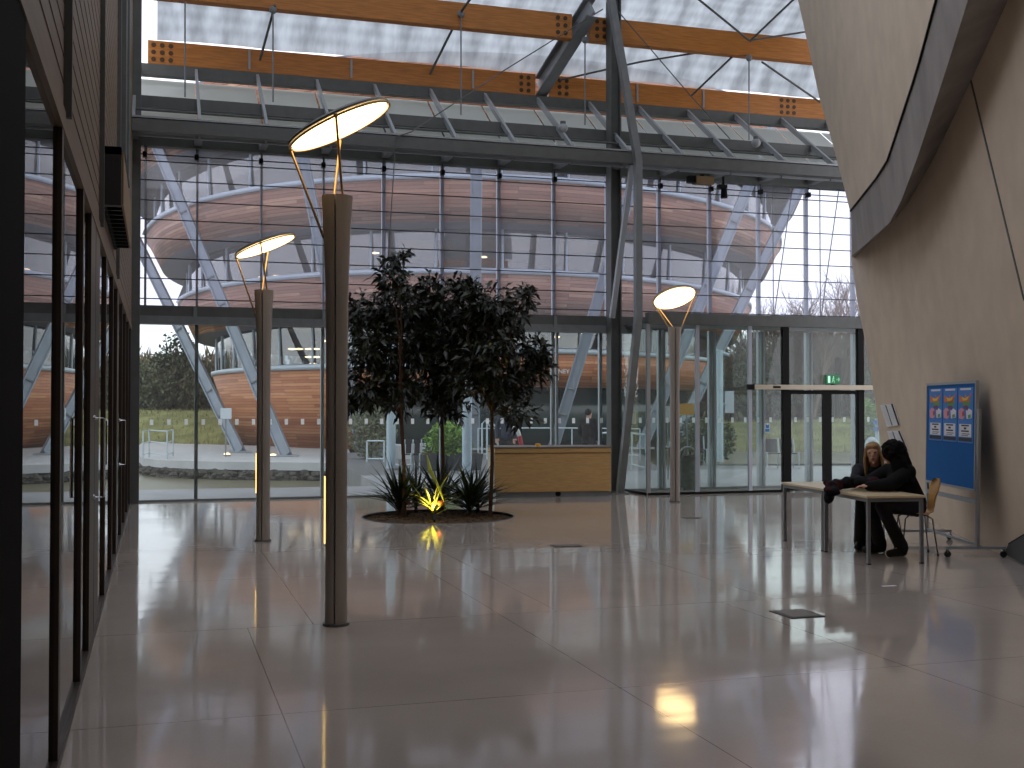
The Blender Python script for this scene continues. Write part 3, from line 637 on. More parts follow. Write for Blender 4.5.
# ================================================================== LAMP POSTS
CAMF = Vector((math.sin(TH), math.cos(TH), 0))
def lamp_post(px_, py_, ztop, lo, hi, farup, slot_px, label):
    base = onZ(px_, py_); D = base.dot(CAMF)
    t = thing('lamp_post', label, 'lamp', base)
    zt = ztop
    m = MB()
    for sgn in (-1, 1):          # two half shells with a groove between them
        prof = [(0,.078), (.5,.076), (zt*.62,.076), (zt*.78,.082), (zt*.9,.094), (zt,.112)]
        ns = 10; vs = []
        off = Vector((math.cos(-TH), math.sin(-TH), 0))*.006*sgn
        for z, r in prof:
            for k in range(ns+1):
                a = -TH+(0 if sgn > 0 else PI)-PI/2+PI*k/ns
                vs.append(base+off+Vector((math.cos(a)*r, math.sin(a)*r, z)))
        w = ns+1
        m.add(vs, [(i*w+k, i*w+(k+1)%w, (i+1)*w+(k+1)%w, (i+1)*w+k) for i in range(len(prof)-1) for k in range(w)]+[list(range(w))[::-1], [(len(prof)-1)*w+k for k in range(w)]])
    m.build('post', M['pole'], t, smooth=True)
    MB().disc(base+Vector((0,0,.01)), (0,0,1), .1, .02, 24).build('base_ring', M['steel_d'], t)
    L_ = onD(*lo, D); H_ = onD(*hi, D); c = (L_+H_)/2; u = (H_-L_); r = u.length/2; u.normalize()
    v = (CAMF*math.cos(farup)+Vector((0,0,math.sin(farup)))); v = (v-u*v.dot(u)).normalized(); nn = u.cross(v).normalized()
    if nn.z < 0: nn = -nn
    MB().tube([c-nn*.004, c+nn*.012], [r*.94, r*.94], 48).build('light_disc', M['lampwarm'], t)
    m = MB(); m.tube([c+nn*.013, c+nn*.03, c+nn*.05], [r, r*.99, r*.9], 48); m.build('reflector_dish', M['steel_d'], t, smooth=True)
    m = MB(); pts = [c+(u*math.cos(2*PI*k/40)+v*math.sin(2*PI*k/40))*r*.985-nn*.002 for k in range(41)]; m.tube(pts, .009, 6, caps=False); m.build('rim', M['brass'], t, smooth=True)
    top = base+Vector((0,0,zt)); cr = CAMF.cross(Vector((0,0,1)))
    rods_ = ((-u, top-cr*.10-Vector((0,0,.32))), ((u*.05-v).normalized(), top+cr*.05-CAMF*.07), ((-u*.12+v).normalized(), top-cr*.03+CAMF*.04)) if farup > 0 else ((-u, top-cr*.07-Vector((0,0,.06))), ((-u*.5+v*.5).normalized(), top-cr*.03), (u, top+cr*.075-Vector((0,0,.12))))
    for d, q in rods_:
        e = c+d*r*.99
        q2 = q.copy(); m = MB(); m.tube([q2, e], .010, 8); m.ell(e, (.018,.018,.018), 8, 6); m.build('rod', M['brass'], t, smooth=True)
    m = MB(); m.bar(top-cr*.10-Vector((0,0,.32)), top-cr*.07-Vector((0,0,.30)), .05, .05); m.build('bracket', M['steel_d'], t)
    if slot_px:
        z0 = EYE-(slot_px[1]-406)/FPX*D; z1 = EYE-(slot_px[0]-406)/FPX*D
        p = base-cr*.081-CAMF*.012; MB().box(p.x-.008, p.x+.008, p.y-.012, p.y+.012, z0, z1).build('slot_light', M['slot'], t)
        MB().box(p.x-.002, p.x+.018, p.y-.02, p.y+.02, z0-.02, z1+.02).build('slot_frame', M['steel_d'], t)
    return t, c, r, nn
LPS = [lamp_post(336, 625, 3.24, (290,150), (390,103), math.radians(4.6), (476,543), 'nearest lamp post with tilted glowing disc, tallest in the hall'),
 lamp_post(263, 541, 3.07, (236,258), (295,235), math.radians(2.5), (453,493), 'middle lamp post with thin tilted disc, left of the nearest one'),
 lamp_post(675, 502, 3.01, (653,303), (696,293), math.radians(-24), None, 'farthest lamp post with round glowing disc by the glass lobby')]

# ================================================================== PLANTER with trees and strap leaved plants
pl = thing('planter_bed', 'round bed of brown mulch sunk into the pale floor', 'planter', (planter_c.x, planter_c.y, 0))
m = MB(); m.tube([planter_c+Vector((0,0,-.2)), planter_c+Vector((0,0,-.035))], [planter_r-.002]*2, 48); m.build('mulch', M['soil'], pl)
m = MB()
for k in range(260):
    a = R.uniform(0, 2*PI); r_ = (planter_r-.06)*math.sqrt(R.random()); c = planter_c+Vector((math.cos(a)*r_, math.sin(a)*r_, -.03)); s_ = R.uniform(.015,.04)
    m.ell(c, (s_, s_*R.uniform(.5,1), s_*.5), 6, 4)
tag(m.build('bark_chips', M['soil'], pl), kind='stuff')
m = MB(); pts = [planter_c+Vector((math.cos(2*PI*k/48)*planter_r, math.sin(2*PI*k/48)*planter_r, 0)) for k in range(49)]
m.tube(pts, .012, 6, caps=False); m.build('edging', M['steel_d'], pl)

def leaf(m, p, d, L_, W, droop=.25, fold=.15):
    d = Vector(d).normalized(); up = Vector((0,0,1)); s_ = d.cross(up)
    if s_.length < .1: s_ = Vector((1,0,0))
    s_.normalize(); nn = s_.cross(d).normalized()
    ph_ = R.uniform(-1.2, 1.2); s2 = s_*math.cos(ph_)+nn*math.sin(ph_); n2 = d.cross(s2).normalized()
    q = [p, p+d*L_*.45+s2*W-n2*fold*W, p+d*L_*.45-s2*W-n2*fold*W, p+d*L_*.45, p+d*L_+Vector((0,0,-droop*L_))]
    m.add(q, [(0,1,3),(0,3,2),(1,4,3),(2,3,4)])
Dt = 17.6
trees = [ # stem px, base D, clusters (px,py,rx,ry) in photograph terms turned into real blobs
 ((404,515), [(362,315,18,22),(372,345,26,30),(368,385,24,24),(395,305,24,22),(392,280,14,14),(400,350,28,32),(395,392,26,22),(398,262,9,10),(356,400,12,12)]),
 ((442,510), [(425,310,26,24),(440,345,30,32),(432,385,30,24),(455,300,24,20),(470,330,24,26),(448,405,24,13),(418,340,22,30),(430,285,12,12),(462,372,26,26)]),
 ((490,515), [(485,300,22,18),(505,318,22,20),(492,350,26,26),(520,352,24,20),(512,385,20,16),(540,350,11,12),(470,372,22,22),(524,297,10,8),(538,372,12,12),(519,412,19,11),(487,383,18,14),(478,320,20,22),(462,290,14,12)])]
names = ['indoor tree at left of the round bed, its leaves behind the nearest lamp post', 'middle indoor tree of the round bed with the densest crown', 'indoor tree on the right of the round bed, slim stem by the desk']
allc = []
for (sp, cl), lb_ in zip(trees, names):
    b = onZ(*sp); D = b.dot(CAMF); t = thing('indoor_tree', lb_, 'tree', b); b = Vector((b.x, b.y, -.05))
    m = MB(); top = None; cents = []
    for (x, y, rx, ry) in cl:
        dd = R.uniform(-.35, .35); c = onD(x, y, D+dd); cents.append((c, rx*D/FPX, ry*D/FPX))
    mean = sum((c for c, _, _ in cents), Vector())/len(cents); fork = Vector((b.x*.85+mean.x*.15, b.y, 1.55))
    m.tube([b, b.lerp(fork, .5)+Vector((.02,0,0)), fork], [.034,.029,.026], 8); m.build('trunk', M['bark'], t, smooth=True)
    m = MB(); lf = MB()
    for c, rx, ry in cents:
        mid = fork.lerp(c, .55)+Vector((R.uniform(-.1,.1), R.uniform(-.1,.1), .05)); m.tube([fork, mid, c], [.02,.013,.006], 5)
        nl = int(60+rx*ry*3300)
        for k in range(nl//6):
            a = R.uniform(0, 2*PI); ct = R.uniform(-1, 1); st = math.sqrt(1-ct*ct); rr = R.random()**.45
            p = c+Vector((math.cos(a)*st*rx*rr, math.sin(a)*st*max(rx,ry)*rr, ct*ry*rr)); out = (p-c); out = out.normalized() if out.length > 0 else Vector((0,0,1))
            tw = p+out*.08; m.tube([p-out*.1, tw], .003, 3, caps=False)
            for j in range(6):
                dr = out*.7+Vector((R.gauss(0,.7), R.gauss(0,.7), R.gauss(-.05,.6))); leaf(lf, p+out*(.03*j-.06), dr, R.uniform(.11,.19), R.uniform(.02,.034))
    m.build('branches', M['bark'], t); tag(lf.build('foliage', M['leaf'], t, fix=False), kind='stuff')

def strap_plant(name, label, c, n_, L_, W, mt_, tilt=(.2,1.35), group=None, h=.05):
    t = thing(name, label, 'plant', (c.x, c.y, 0), group=group); m = MB()
    for k in range(n_):
        a = 2*PI*k*.618+R.uniform(-.2,.2); e = R.uniform(*tilt); ll = L_*R.uniform(.7,1.1)
        d = Vector((math.cos(a)*math.cos(e), math.sin(a)*math.cos(e), math.sin(e))); side = Vector((-math.sin(a), math.cos(a), 0))
        p = Vector((c.x, c.y, h+R.uniform(-.04,.22)))+d*.02; prev = None; seg = 6; vs = []; bend = R.uniform(.0,.5)
        for i in range(seg+1):
            u = i/seg; w = W*(.55+.45*math.sin(PI*min(u*1.3,1)))*(1-u**3)+.001; q = p+d*ll*u+Vector((0,0,-bend*ll*u*u*.6))
            q.z = max(q.z, -.02); vs += [q-side*w, q+Vector((0,0,-w*.5)), q+side*w]
        m.add(vs, [f_ for i in range(seg) for f_ in ((i*3,i*3+1,i*3+4,i*3+3),(i*3+1,i*3+2,i*3+5,i*3+4))])
    m.build('strap_leaves', mt_, t, fix=False); m = MB(); m.tube([Vector((c.x,c.y,-.05)), Vector((c.x,c.y,h+.25))], [.03,.02], 8); m.build('stem', M['bark'], t)
    return t
for (x, y, n_, L_, w) in ((400,514,90,.80,'left of the small floor light'), (470,514,96,.82,'right of the small floor light'), (440,509,70,.92,'behind the lit plant'), (478,511,50,.75,'far right beside the slim stem'), (416,510,50,.72,'behind and left of the lit plant')):
    strap_plant('strap_leaf_plant', 'dark spiky strap-leaved plant in the round bed, '+w, onZ(x, y), n_, L_, .022, M['yucca'], group='spiky plants in the round bed')
yp = onZ(434, 519); strap_plant('lit_strap_plant', 'yellow-green strap-leaved plant lit from below at front of the round bed', yp+Vector((0,.12,0)), 26, .58, .016, M['yucca_y'], (.35,1.5))
m = MB(); a = yp+Vector((.0,.2,.35)); a2 = onD(427, 455, yp.dot(CAMF)+.2); m.tube([yp+Vector((.05,.2,-.03)), a.lerp(a2,.3), a2], [.006,.01,.022], 6); 
tag(MB().tube([onD(446,508,yp.dot(CAMF)), onD(440,490,yp.dot(CAMF)), onD(430,470,yp.dot(CAMF)), a2], [.006,.016,.034,.010], 5).build('dry_frond', M['yucca_y']), 'long pale upright frond standing behind the lit plant', 'frond')
tag(MB().ell(onD(441,503,yp.dot(CAMF)+.05), (.06,.02,.045), 10, 6).build('dry_leaf', M['dryleaf']), 'orange brown dry leaf caught in the lit plant', 'leaf')
ul = thing('ground_spotlight', 'small spotlight on the mulch at the front edge of the round bed', 'lamp', (yp.x, yp.y-.06, -.03))
c = Vector((yp.x-.02, yp.y-.08, .02)); m = MB(); m.tube([c+Vector((0,-.02,-.03)), c+Vector((0,.02,.04))], [.03,.045], 16); m.build('housing', M['blackplastic'], ul)
MB().disc(c+Vector((0,.021,.043)), (0,.27,1), .038, .004, 20).build('lens', M['wallamp'], ul); MB().box(c.x-.01, c.x+.01, c.y-.03, c.y-.01, -.04, c.z-.01).build('stake', M['black'], ul)
def spot(name, loc, dirv, e, col, size=60, rad=.03, parent=None):
    l = bpy.data.lights.new(name, 'SPOT'); l.energy = e; l.color = col; l.spot_size = math.radians(size); l.spot_blend = .5; l.shadow_soft_size = rad
    o = bpy.data.objects.new(name, l); COL.objects.link(o); o.location = loc; o.rotation_euler = Vector(dirv).to_track_quat('-Z', 'Y').to_euler()
    return o
spot('ground_spot', c+Vector((0,.03,.06)), (0.0,.42,1), 14, (1,.72,.22), 95)

# ================================================================== RECEPTION DESK
dA = onZ(495, 498); dB = onZ(611, 496.5); ux = (dB-dA); Wd = ux.length; ux.normalize(); uy = Vector((-ux.y, ux.x, 0)); 
def dk(a, b, z): return dA+ux*a+uy*b+Vector((0,0,z))
desk = thing('reception_desk', 'light oak reception desk with grey top and recessed grey plinth', 'desk', dA+ux*Wd/2)
zt = .915; dep = .85
def dbox(a0, a1, b0, b1, z0, z1): return MB().hexa([dk(a0,b0,z0),dk(a1,b0,z0),dk(a1,b1,z0),dk(a0,b1,z0),dk(a0,b0,z1),dk(a1,b0,z1),dk(a1,b1,z1),dk(a0,b1,z1)])
dbox(0, Wd, 0, dep, .10, zt-.12).build('front_panel', M['oak'], desk, bevel=.004)
dbox(-.01, Wd, -.02, dep, zt-.11, zt-.03).build('upper_band', M['oak'], desk, bevel=.004)
dbox(-.02, Wd+.02, -.03, dep+.02, zt-.028, zt).build('counter_top', M['worktop'], desk, bevel=.004)
dbox(.02, Wd-.02, .03, dep-.03, 0, .10).build('plinth', M['steel'], desk)
dbox(-.012, -.002, .03, dep, .10, zt-.12).build('side_panel', M['oak_l'], desk)
MB().disc(dk(1.16,-.002,.06)+uy*.03, uy, .05, .02, 16).build('cable_port', M['black'], desk)
t = thing('yellow_tape_roll', 'small yellow object on the desk top', 'object', dk(.82, .2, zt))
m = MB(); m.tube([dk(.82,.2,zt), dk(.82,.2,zt+.05)], [.05,.05], 16); m.build('roll', M['ysign'], t); MB().tube([dk(.82,.2,zt+.002), dk(.82,.2,zt+.054)], [.02,.02], 12).build('core', M['paper'], t)

# ================================================================== TABLES
def table(label, p0, ang, w, l, h=.715):
    t = thing('table', label, 'table', (p0[0], p0[1], 0), ang)
    m = MB(); m.box(0, w, 0, l, h-.024, h); m.build('tabletop', M['tabletop'], t, local=True, bevel=.003)
    m = MB(); m.box(.02, w-.02, .02, .045, h-.064, h-.024); m.box(.02, w-.02, l-.045, l-.02, h-.064, h-.024); m.box(.02,.045,.02,l-.02,h-.064,h-.024); m.box(w-.045,w-.02,.02,l-.02,h-.064,h-.024)
    m.build('frame', M['grey_leg'], t, local=True)
    for x, y in ((.035,.035),(w-.035,.035),(.035,l-.035),(w-.035,l-.035)):
        lg = MB().box(x-.017, x+.017, y-.017, y+.017, .012, h-.024).build('leg', M['grey_leg'], t, local=True)
        MB().box(x-.019, x+.019, y-.019, y+.019, 0, .014).build('foot_cap', M['blackplastic'], lg, local=True)
    return t
tA = table('nearer birch topped table, the dark haired person leaning over it', (7.04,10.37), math.radians(-8), .66, 1.12)
tB = table('farther birch topped table, left one with its white end towards the doors', (7.215,11.50), math.radians(-6), .62, 1.10)

# ================================================================== CHAIRS
def chair(label, loc, rz):
    t = thing('plywood_chair', label, 'chair', (0,0,0))
    # seat+back profile along s, faces +X
    prof = [(.22,.435),(.20,.452),(.12,.458),(0,.452),(-.10,.450),(-.165,.470),(-.195,.52),(-.205,.58),(-.215,.64),(-.235,.72),(-.255,.80),(-.262,.84)]
    wid = [.14,.18,.20,.205,.19,.15,.105,.10,.14,.185,.17,.08]
    def shell(i0, i1, nm):
        m = MB(); nx = 10; vs = []; top = []
        for i in range(i0, i1+1):
            x, z = prof[i]; w = wid[i]
            for k in range(nx+1):
                u = -1+2*k/nx; dz = .018*u*u if i < 6 else 0; dx = .035*u*u if i >= 6 else 0
                vs.append((x+dx, u*w, z+dz))
        W_ = nx+1; R_ = i1-i0+1
        tn = [(v[0]-(.0 if q//W_+i0 < 6 else .011), v[1], v[2]-(.011 if q//W_+i0 < 6 else 0)) for q, v in enumerate(vs)]
        N_ = len(vs); fs = []
        for a in range(R_-1):
            for b in range(nx): fs += [(a*W_+b, a*W_+b+1, (a+1)*W_+b+1, (a+1)*W_+b), (N_+a*W_+b, N_+(a+1)*W_+b, N_+(a+1)*W_+b+1, N_+a*W_+b+1)]
        for a in range(R_-1): fs += [(a*W_, (a+1)*W_, N_+(a+1)*W_, N_+a*W_), (a*W_+nx, N_+a*W_+nx, N_+(a+1)*W_+nx, (a+1)*W_+nx)]
        for b in range(nx): fs += [(b, N_+b, N_+b+1, b+1), ((R_-1)*W_+b, (R_-1)*W_+b+1, N_+(R_-1)*W_+b+1, N_+(R_-1)*W_+b)]
        m.add(vs+tn, fs); return m.build(nm, M['ply'], t, local=True, smooth=True)
    shell(0, 6, 'seat'); shell(6, 11, 'backrest')
    for sx, sy in ((1,1),(1,-1),(-1,1),(-1,-1)):
        lg = MB().tube([(.02*sx,.02*sy,.436), (.10*sx,.12*sy,.432), (.145*sx,.17*sy,.40), (.19*sx,.21*sy,.014)], .009, 8).build('leg', M['chrome'], t, local=True, smooth=True)
        MB().tube([(.189*sx,.209*sy,.02), (.191*sx,.211*sy,0)], .012, 8).build('foot_cap', M['blackplastic'], lg, local=True)
    MB().disc((0,0,.438), (0,0,1), .07, .012, 20).build('seat_plate', M['steel_d'], t, local=True)
    t.location = loc; t.rotation_euler[2] = rz
    return t
seatP = camw(4.52, 12.95)
chair('bent plywood chair with chrome legs behind the dark haired person, back visible', seatP, math.radians(180-17-6))
s2 = camw(4.36, 13.72); chair('bent plywood chair mostly hidden, under the blonde person', s2, math.radians(180-17+12))

# ================================================================== PEOPLE
def remesh(m, vox, name, mat_, parent, smooth_it=6, assign=None):
    me = bpy.data.meshes.new('tmp'); me.from_pydata(m.v, [], m.f); o = bpy.data.objects.new('tmp', me); COL.objects.link(o)
    r_ = o.modifiers.new('r', 'REMESH'); r_.mode = 'VOXEL'; r_.voxel_size = vox; s_ = o.modifiers.new('s', 'SMOOTH'); s_.iterations = smooth_it; s_.factor = .5
    bpy.context.view_layer.update(); dg = bpy.context.evaluated_depsgraph_get(); me2 = bpy.data.meshes.new_from_object(o.evaluated_get(dg))
    bpy.data.objects.remove(o); me2.name = name
    root = parent
    if parent is not None:
        while root.parent: root = root.parent
        off = Vector(root.location)
    else:
        zs = min(v.co.z for v in me2.vertices); off = Vector((sum(v.co.x for v in me2.vertices)/len(me2.vertices), sum(v.co.y for v in me2.vertices)/len(me2.vertices), zs))
    for v in me2.vertices: v.co -= off
    mats = mat_ if isinstance(mat_, (list, tuple)) else [mat_]
    me2.materials.clear()
    for q in mats: me2.materials.append(q)
    for p in me2.polygons:
        p.use_smooth = True; p.material_index = assign(p.center+off) if assign else 0
    ob = bpy.data.objects.new(name, me2); COL.objects.link(ob)
    if parent is not None: ob.parent = parent
    else: ob.location = off
    return ob
def hand(m, w, d, up, s=1.0, curl=.5):
    d = d.normalized(); side = d.cross(up).normalized(); n_ = side.cross(d).normalized()
    m.ell(w+d*.045*s, (.04*s,.04*s,.022*s), 10, 7)
    for k, (off, ln) in enumerate(((-.028,.068),(-.010,.078),(.009,.073),(.027,.058))):
        a = w+d*.075*s+side*off*s; b = a+(d-n_*curl*.4)*ln*.5*s; c_ = b+(d*.7-n_*curl)*ln*.5*s; m.cap(a, .0095*s, b, .009*s, 8); m.cap(b, .009*s, c_, .0075*s, 8)
    a = w+d*.02*s-side*.03*s; b = a+(d*.6-side*.8).normalized()*.035*s; m.cap(a, .012*s, b, .0105*s, 8); m.cap(b, .0105*s, b+d*.03*s, .009*s, 8)
def person(label, base, J, face, cloth, trou, shoes, hairm, hair, sc=1.0, extra_cloth=.014, hoodless=True):
    """J: joints in world space. face: unit vector the face looks along."""
    t = thing('person', label, 'person', base)
    F = Vector(face).normalized(); U = (J['head']-J['neck']).normalized(); U = (U-F*U.dot(F)).normalized(); Sd = F.cross(U).normalized()
    m = MB(); hd = J['head']
    rot = Matrix((Sd, F, U)).transposed()
    m.ell(hd+U*.02, (.073*sc,.092*sc,.105*sc), 20, 14, rot); m.ell(hd-U*.05+F*.018, (.054*sc,.068*sc,.07*sc), 16, 10, rot)
    m.ell(hd-U*.012+F*.094*sc, (.011,.018,.022), 8, 6, rot); m.ell(hd-U*.105+F*.07*sc, (.022,.018,.015), 8, 6, rot)
    for s_ in (-1, 1): m.ell(hd+Sd*.074*s_*sc-F*.005, (.010,.020,.03), 8, 6, rot); m.ell(hd+Sd*.03*s_+U*.03+F*.08*sc, (.022,.012,.008), 8, 5, rot)
    m.ell(hd-U*.052+F*.088*sc, (.022,.010,.009), 8, 5, rot)
    m.cap(J['neck']-U*.03, .055, hd-U*.05, .050)
    sh = [J['shL'], J['shR']]; m.cap(sh[0], .055, sh[1], .055); m.cap(J['chest'], .125, J['pelvis'], .125)
    for s_ in sh: m.cap(s_, .058, J['chest'], .10)
    m.cap(J['hipL'], .095, J['hipR'], .095)
    for s_ in 'LR':
        m.cap(J['sh'+s_], .05, J['el'+s_], .04); m.cap(J['el'+s_], .04, J['wr'+s_], .026); hand(m, J['wr'+s_], J['hd'+s_], Vector((0,0,1)))
        m.cap(J['hip'+s_], .085, J['kn'+s_], .058); m.cap(J['kn'+s_], .055, J['an'+s_], .038); m.cap(J['an'+s_], .034, J['to'+s_], .022)
    remesh(m, .009, 'body', M['skin'], t, 2)
    e = extra_cloth; m = MB()
    m.cap(J['chest'], .135+e, J['pelvis'], .13+e, 16); m.cap(sh[0], .06+e, sh[1], .06+e)
    for s_ in sh: m.cap(s_, .066+e, J['chest'], .11+e)
    m.cap(J['neck']-U*.03, .07, J['chest'], .10+e)
    for s_ in 'LR': m.cap(J['sh'+s_], .058+e, J['el'+s_], .05+e); m.cap(J['el'+s_], .05+e, J['wr'+s_], .036+e*.6)
    for k in range(14):
        a = J['chest'].lerp(J['pelvis'], R.random()); d_ = Vector((R.gauss(0,1), R.gauss(0,1), R.gauss(0,.3))).normalized(); m.ell(a+d_*(.105+e), (.05,.05,.04), 8, 6)
    remesh(m, .014, 'coat', cloth, t, 3)
    m = MB(); m.cap(J['hipL'], .105, J['hipR'], .105)
    for s_ in 'LR': m.cap(J['hip'+s_], .098, J['kn'+s_], .072); m.cap(J['kn'+s_], .07, Vector((J['an'+s_].x, J['an'+s_].y, .115)), .075); m.cap(Vector((J['an'+s_].x, J['an'+s_].y, .115)), .075, Vector((J['an'+s_].x, J['an'+s_].y, .09)), .078)
    remesh(m, .013, 'trousers', trou, t, 3)
    for s_ in 'LR':
        m = MB(); a = J['an'+s_]; b = J['to'+s_]; d_ = (b-a); d_.z = 0; d_.normalize(); a0 = Vector((a.x, a.y, .05)); 
        m.cap(a0-d_*.03, .048, a0+d_*.05, .05); m.cap(a0+d_*.05, .05, Vector((b.x,b.y,.042))+d_*.02, .042); m.cap(a0-d_*.03, .047, a, .052); m.cap(a, .052, a0+d_*.06, .05)
        remesh(m, .009, 'shoe', shoes, t, 2)
    m = MB(); hair(m, hd, F, U, Sd, rot, sc); remesh(m, .009, 'hair', hairm, t, 1)
    for s_ in (-1, 1): MB().ell(hd+Sd*.03*s_+U*.016+F*.083*sc, (.013,.008,.007), 8, 6, rot).build('eye', M['eye'], t, smooth='all')
    MB().ell(hd-U*.052+F*.094*sc, (.024,.007,.008), 10, 6, rot).build('lips', M['lips'], t, smooth='all')
    return t
def hair_short(m, hd, F, U, Sd, rot, sc): m.ell(hd+U*.04-F*.02, (.083*sc,.095*sc,.095*sc), 16, 10, rot)
def hair_curly(m, hd, F, U, Sd, rot, sc):
    m.ell(hd+U*.035-F*.03, (.118,.125,.122), 16, 12, rot); m.cap(hd-F*.07, .10, hd-F*.13-Vector((0,0,.16)), .10); m.cap(hd-F*.05+Sd*.05, .075, hd-F*.07+Sd*.08-Vector((0,0,.18)), .06); m.cap(hd-F*.05-Sd*.05, .075, hd-F*.07-Sd*.08-Vector((0,0,.18)), .06)
    for k in range(230):
        a = R.uniform(0, 2*PI); z = R.uniform(-.9, 1); q = Sd*math.cos(a)*.118*math.sqrt(max(0,1-z*z))+F*(math.sin(a)*.125*math.sqrt(max(0,1-z*z))-.03)+U*(z*.122+.035)
        if q.dot(F) > .03 and q.dot(U) < .10: continue
        m.ell(hd+q, (.019,.019,.019), 6, 5)
    for k in range(150):          # long curls down the back
        u = R.random(); m.ell(hd-F*(.14+.09*u)+Sd*R.uniform(-.12,.12)-Vector((0,0,.02+.30*u)), (.024,.024,.03), 7, 5)
def hair_long(m, hd, F, U, Sd, rot, sc):
    m.ell(hd+U*.045-F*.022, (.092,.102,.095), 16, 12, rot); m.ell(hd+U*.085+F*.05, (.07,.045,.035), 12, 8, rot); m.ell(hd-F*.055-U*.04, (.085,.06,.11), 14, 8, rot)
    for s_ in (-1, 1):
        for j in range(5):
            a = hd+Sd*s_*(.066-.004*j)+F*(.035-.03*j)+U*.06; b = hd+Sd*s_*(.098-.006*j)+F*(.03-.03*j)-U*.06; c_ = hd+Sd*s_*(.105-.008*j)+F*(.04-.03*j)-U*(.24+.02*j)
            m.cap(a, .02, b, .021, 7); m.cap(b, .021, c_, .012, 7)
cw = camw
J1 = dict(head=cw(4.17,12.84,1.115), neck=cw(4.25,12.90,.985), chest=cw(4.31,12.92,.80), pelvis=cw(4.43,12.94,.55), shL=cw(4.25,13.09,.93), shR=cw(4.31,12.73,.92),
 elL=cw(4.02,13.10,.80), wrL=cw(3.82,12.98,.775), hdL=cw(-1,-.3,0), elR=cw(4.08,12.58,.80), wrR=cw(3.85,12.62,.775), hdR=cw(-1,.2,0),
 hipL=cw(4.42,13.04,.52), hipR=cw(4.45,12.84,.52), knL=cw(3.98,13.0,.56), knR=cw(4.0,12.66,.55), anL=cw(4.08,12.98,.10), anR=cw(4.22,12.68,.10), toL=cw(3.93,12.94,.04), toR=cw(4.08,12.60,.04))
J1['pelvis'] = cw(4.43,12.94,.57)
for k_ in J1:
    if not k_.startswith('hd') or k_ == 'head': J1[k_] = J1[k_]+cw(.05,0,0)
person('person with long curly black hair and black clothes hunched over the nearer table', cw(4.3,12.9), J1, cw(-1,.55,-.25), M['coat'], M['jeans'], M['shoe'], M['darkhair'], hair_curly, extra_cloth=.03)
J2 = dict(head=cw(4.13,13.36,1.10), neck=cw(4.17,13.42,.965), chest=cw(4.20,13.50,.78), pelvis=cw(4.27,13.66,.57), shL=cw(4.34,13.38,.90), shR=cw(4.0,13.50,.90),
 elL=cw(4.28,13.16,.82), wrL=cw(4.08,13.08,.80), hdL=cw(-1,-.1,0), elR=cw(3.90,13.30,.80), wrR=cw(3.98,13.10,.79), hdR=cw(.5,-.8,0),
 hipL=cw(4.34,13.62,.52), hipR=cw(4.18,13.68,.52), knL=cw(4.08,13.28,.54), knR=cw(3.98,13.32,.54), anL=cw(4.10,13.26,.10), anR=cw(3.97,13.34,.10), toL=cw(4.03,13.14,.04), toR=cw(3.90,13.20,.04))
for k_ in J2:
    if not k_.startswith('hd') or k_ == 'head': J2[k_] = J2[k_]+cw(.05,0,0)
person('blonde person in dark clothes sitting behind the curly haired one, face turned to the camera', cw(4.2,13.5), J2, cw(-.42,-1,-.05), M['coat2'], M['jeans'], M['shoe'], M['blonde'], hair_long)
# coat thrown over the tables
m = MB(); pts = [(4.12,12.66,.775),(3.98,12.72,.79),(3.86,12.80,.80),(3.74,12.86,.79),(3.64,12.84,.775),(3.53,12.70,.755),(3.47,12.60,.71),(3.45,12.58,.64)]
for a, b in zip(pts[:-1], pts[1:]): m.cap(cw(*a), .062, cw(*b), .056)
for k in range(50):
    a = pts[R.randrange(len(pts)-1)]; m.ell(cw(a[0]+R.uniform(-.05,.05), a[1]+R.uniform(-.07,.09), max(a[2]+R.uniform(-.005,.05), a[2])), (.05,.05,.035), 8, 6)
ob = remesh(m, .012, 'folded_coat', [M['coat'], M['maroon']], None, 3, lambda c_: 1 if noise.noise(c_*6) > .05 and c_.z > .74 else 0)
tag(ob, 'dark maroon and black coat heaped over the two tables, one sleeve hanging down', 'coat')

# ================================================================== DISPLAY BOARD
b0 = cw((976-512)/FPX*12.6, 12.6); b1 = cw((925.5-512)/FPX*14.3, 14.3); ub = (b1-b0); Wb = ub.length; ub.normalize(); nb = Vector((-ub.y, ub.x, 0))
if nb.x > 0: nb = -nb            # faces the hall (left)
lean = .02
def bd(u, z, o_=0): return b0+ub*u+nb*(o_-lean*z)+Vector((0,0,z))
db = thing('display_board', 'blue display board on a grey metal stand against the leaning wall', 'board', (b0+b1)/2)
z0, z1 = .74, 1.90
def bprism(u0, u1, za, zb, o0, o1): return [bd(u0,za,o0),bd(u1,za,o0),bd(u1,zb,o0),bd(u0,zb,o0)], (bd(u0,za,o1)-bd(u0,za,o0))
m = MB(); p, o_ = bprism(.03, Wb-.03, z0, z1, 0, .025); m.prism(p, o_); m.build('blue_panel', M['blueboard'], db)
m = MB()
for (u0,u1,za,zb) in ((0.02,Wb-.02,z1,z1+.03),(0.02,Wb-.02,z0-.03,z0),(.02,.045,z0,z1),(Wb-.045,Wb-.02,z0,z1)): p, o_ = bprism(u0,u1,za,zb,-.005,.032); m.prism(p, o_)
m.build('panel_frame', M['alu'], db)
for u, zt_ in ((0,1.62),(Wb,1.62)): MB().bar(bd(u,.12), bd(u,zt_), .035, .035).build('post', M['alu'], db)
MB().bar(bd(0,.60), bd(Wb,.60), .03, .05).build('rail', M['steel_l'], db); MB().bar(bd(0,.13), bd(Wb,.13), .03, .03).build('rail', M['steel_l'], db)
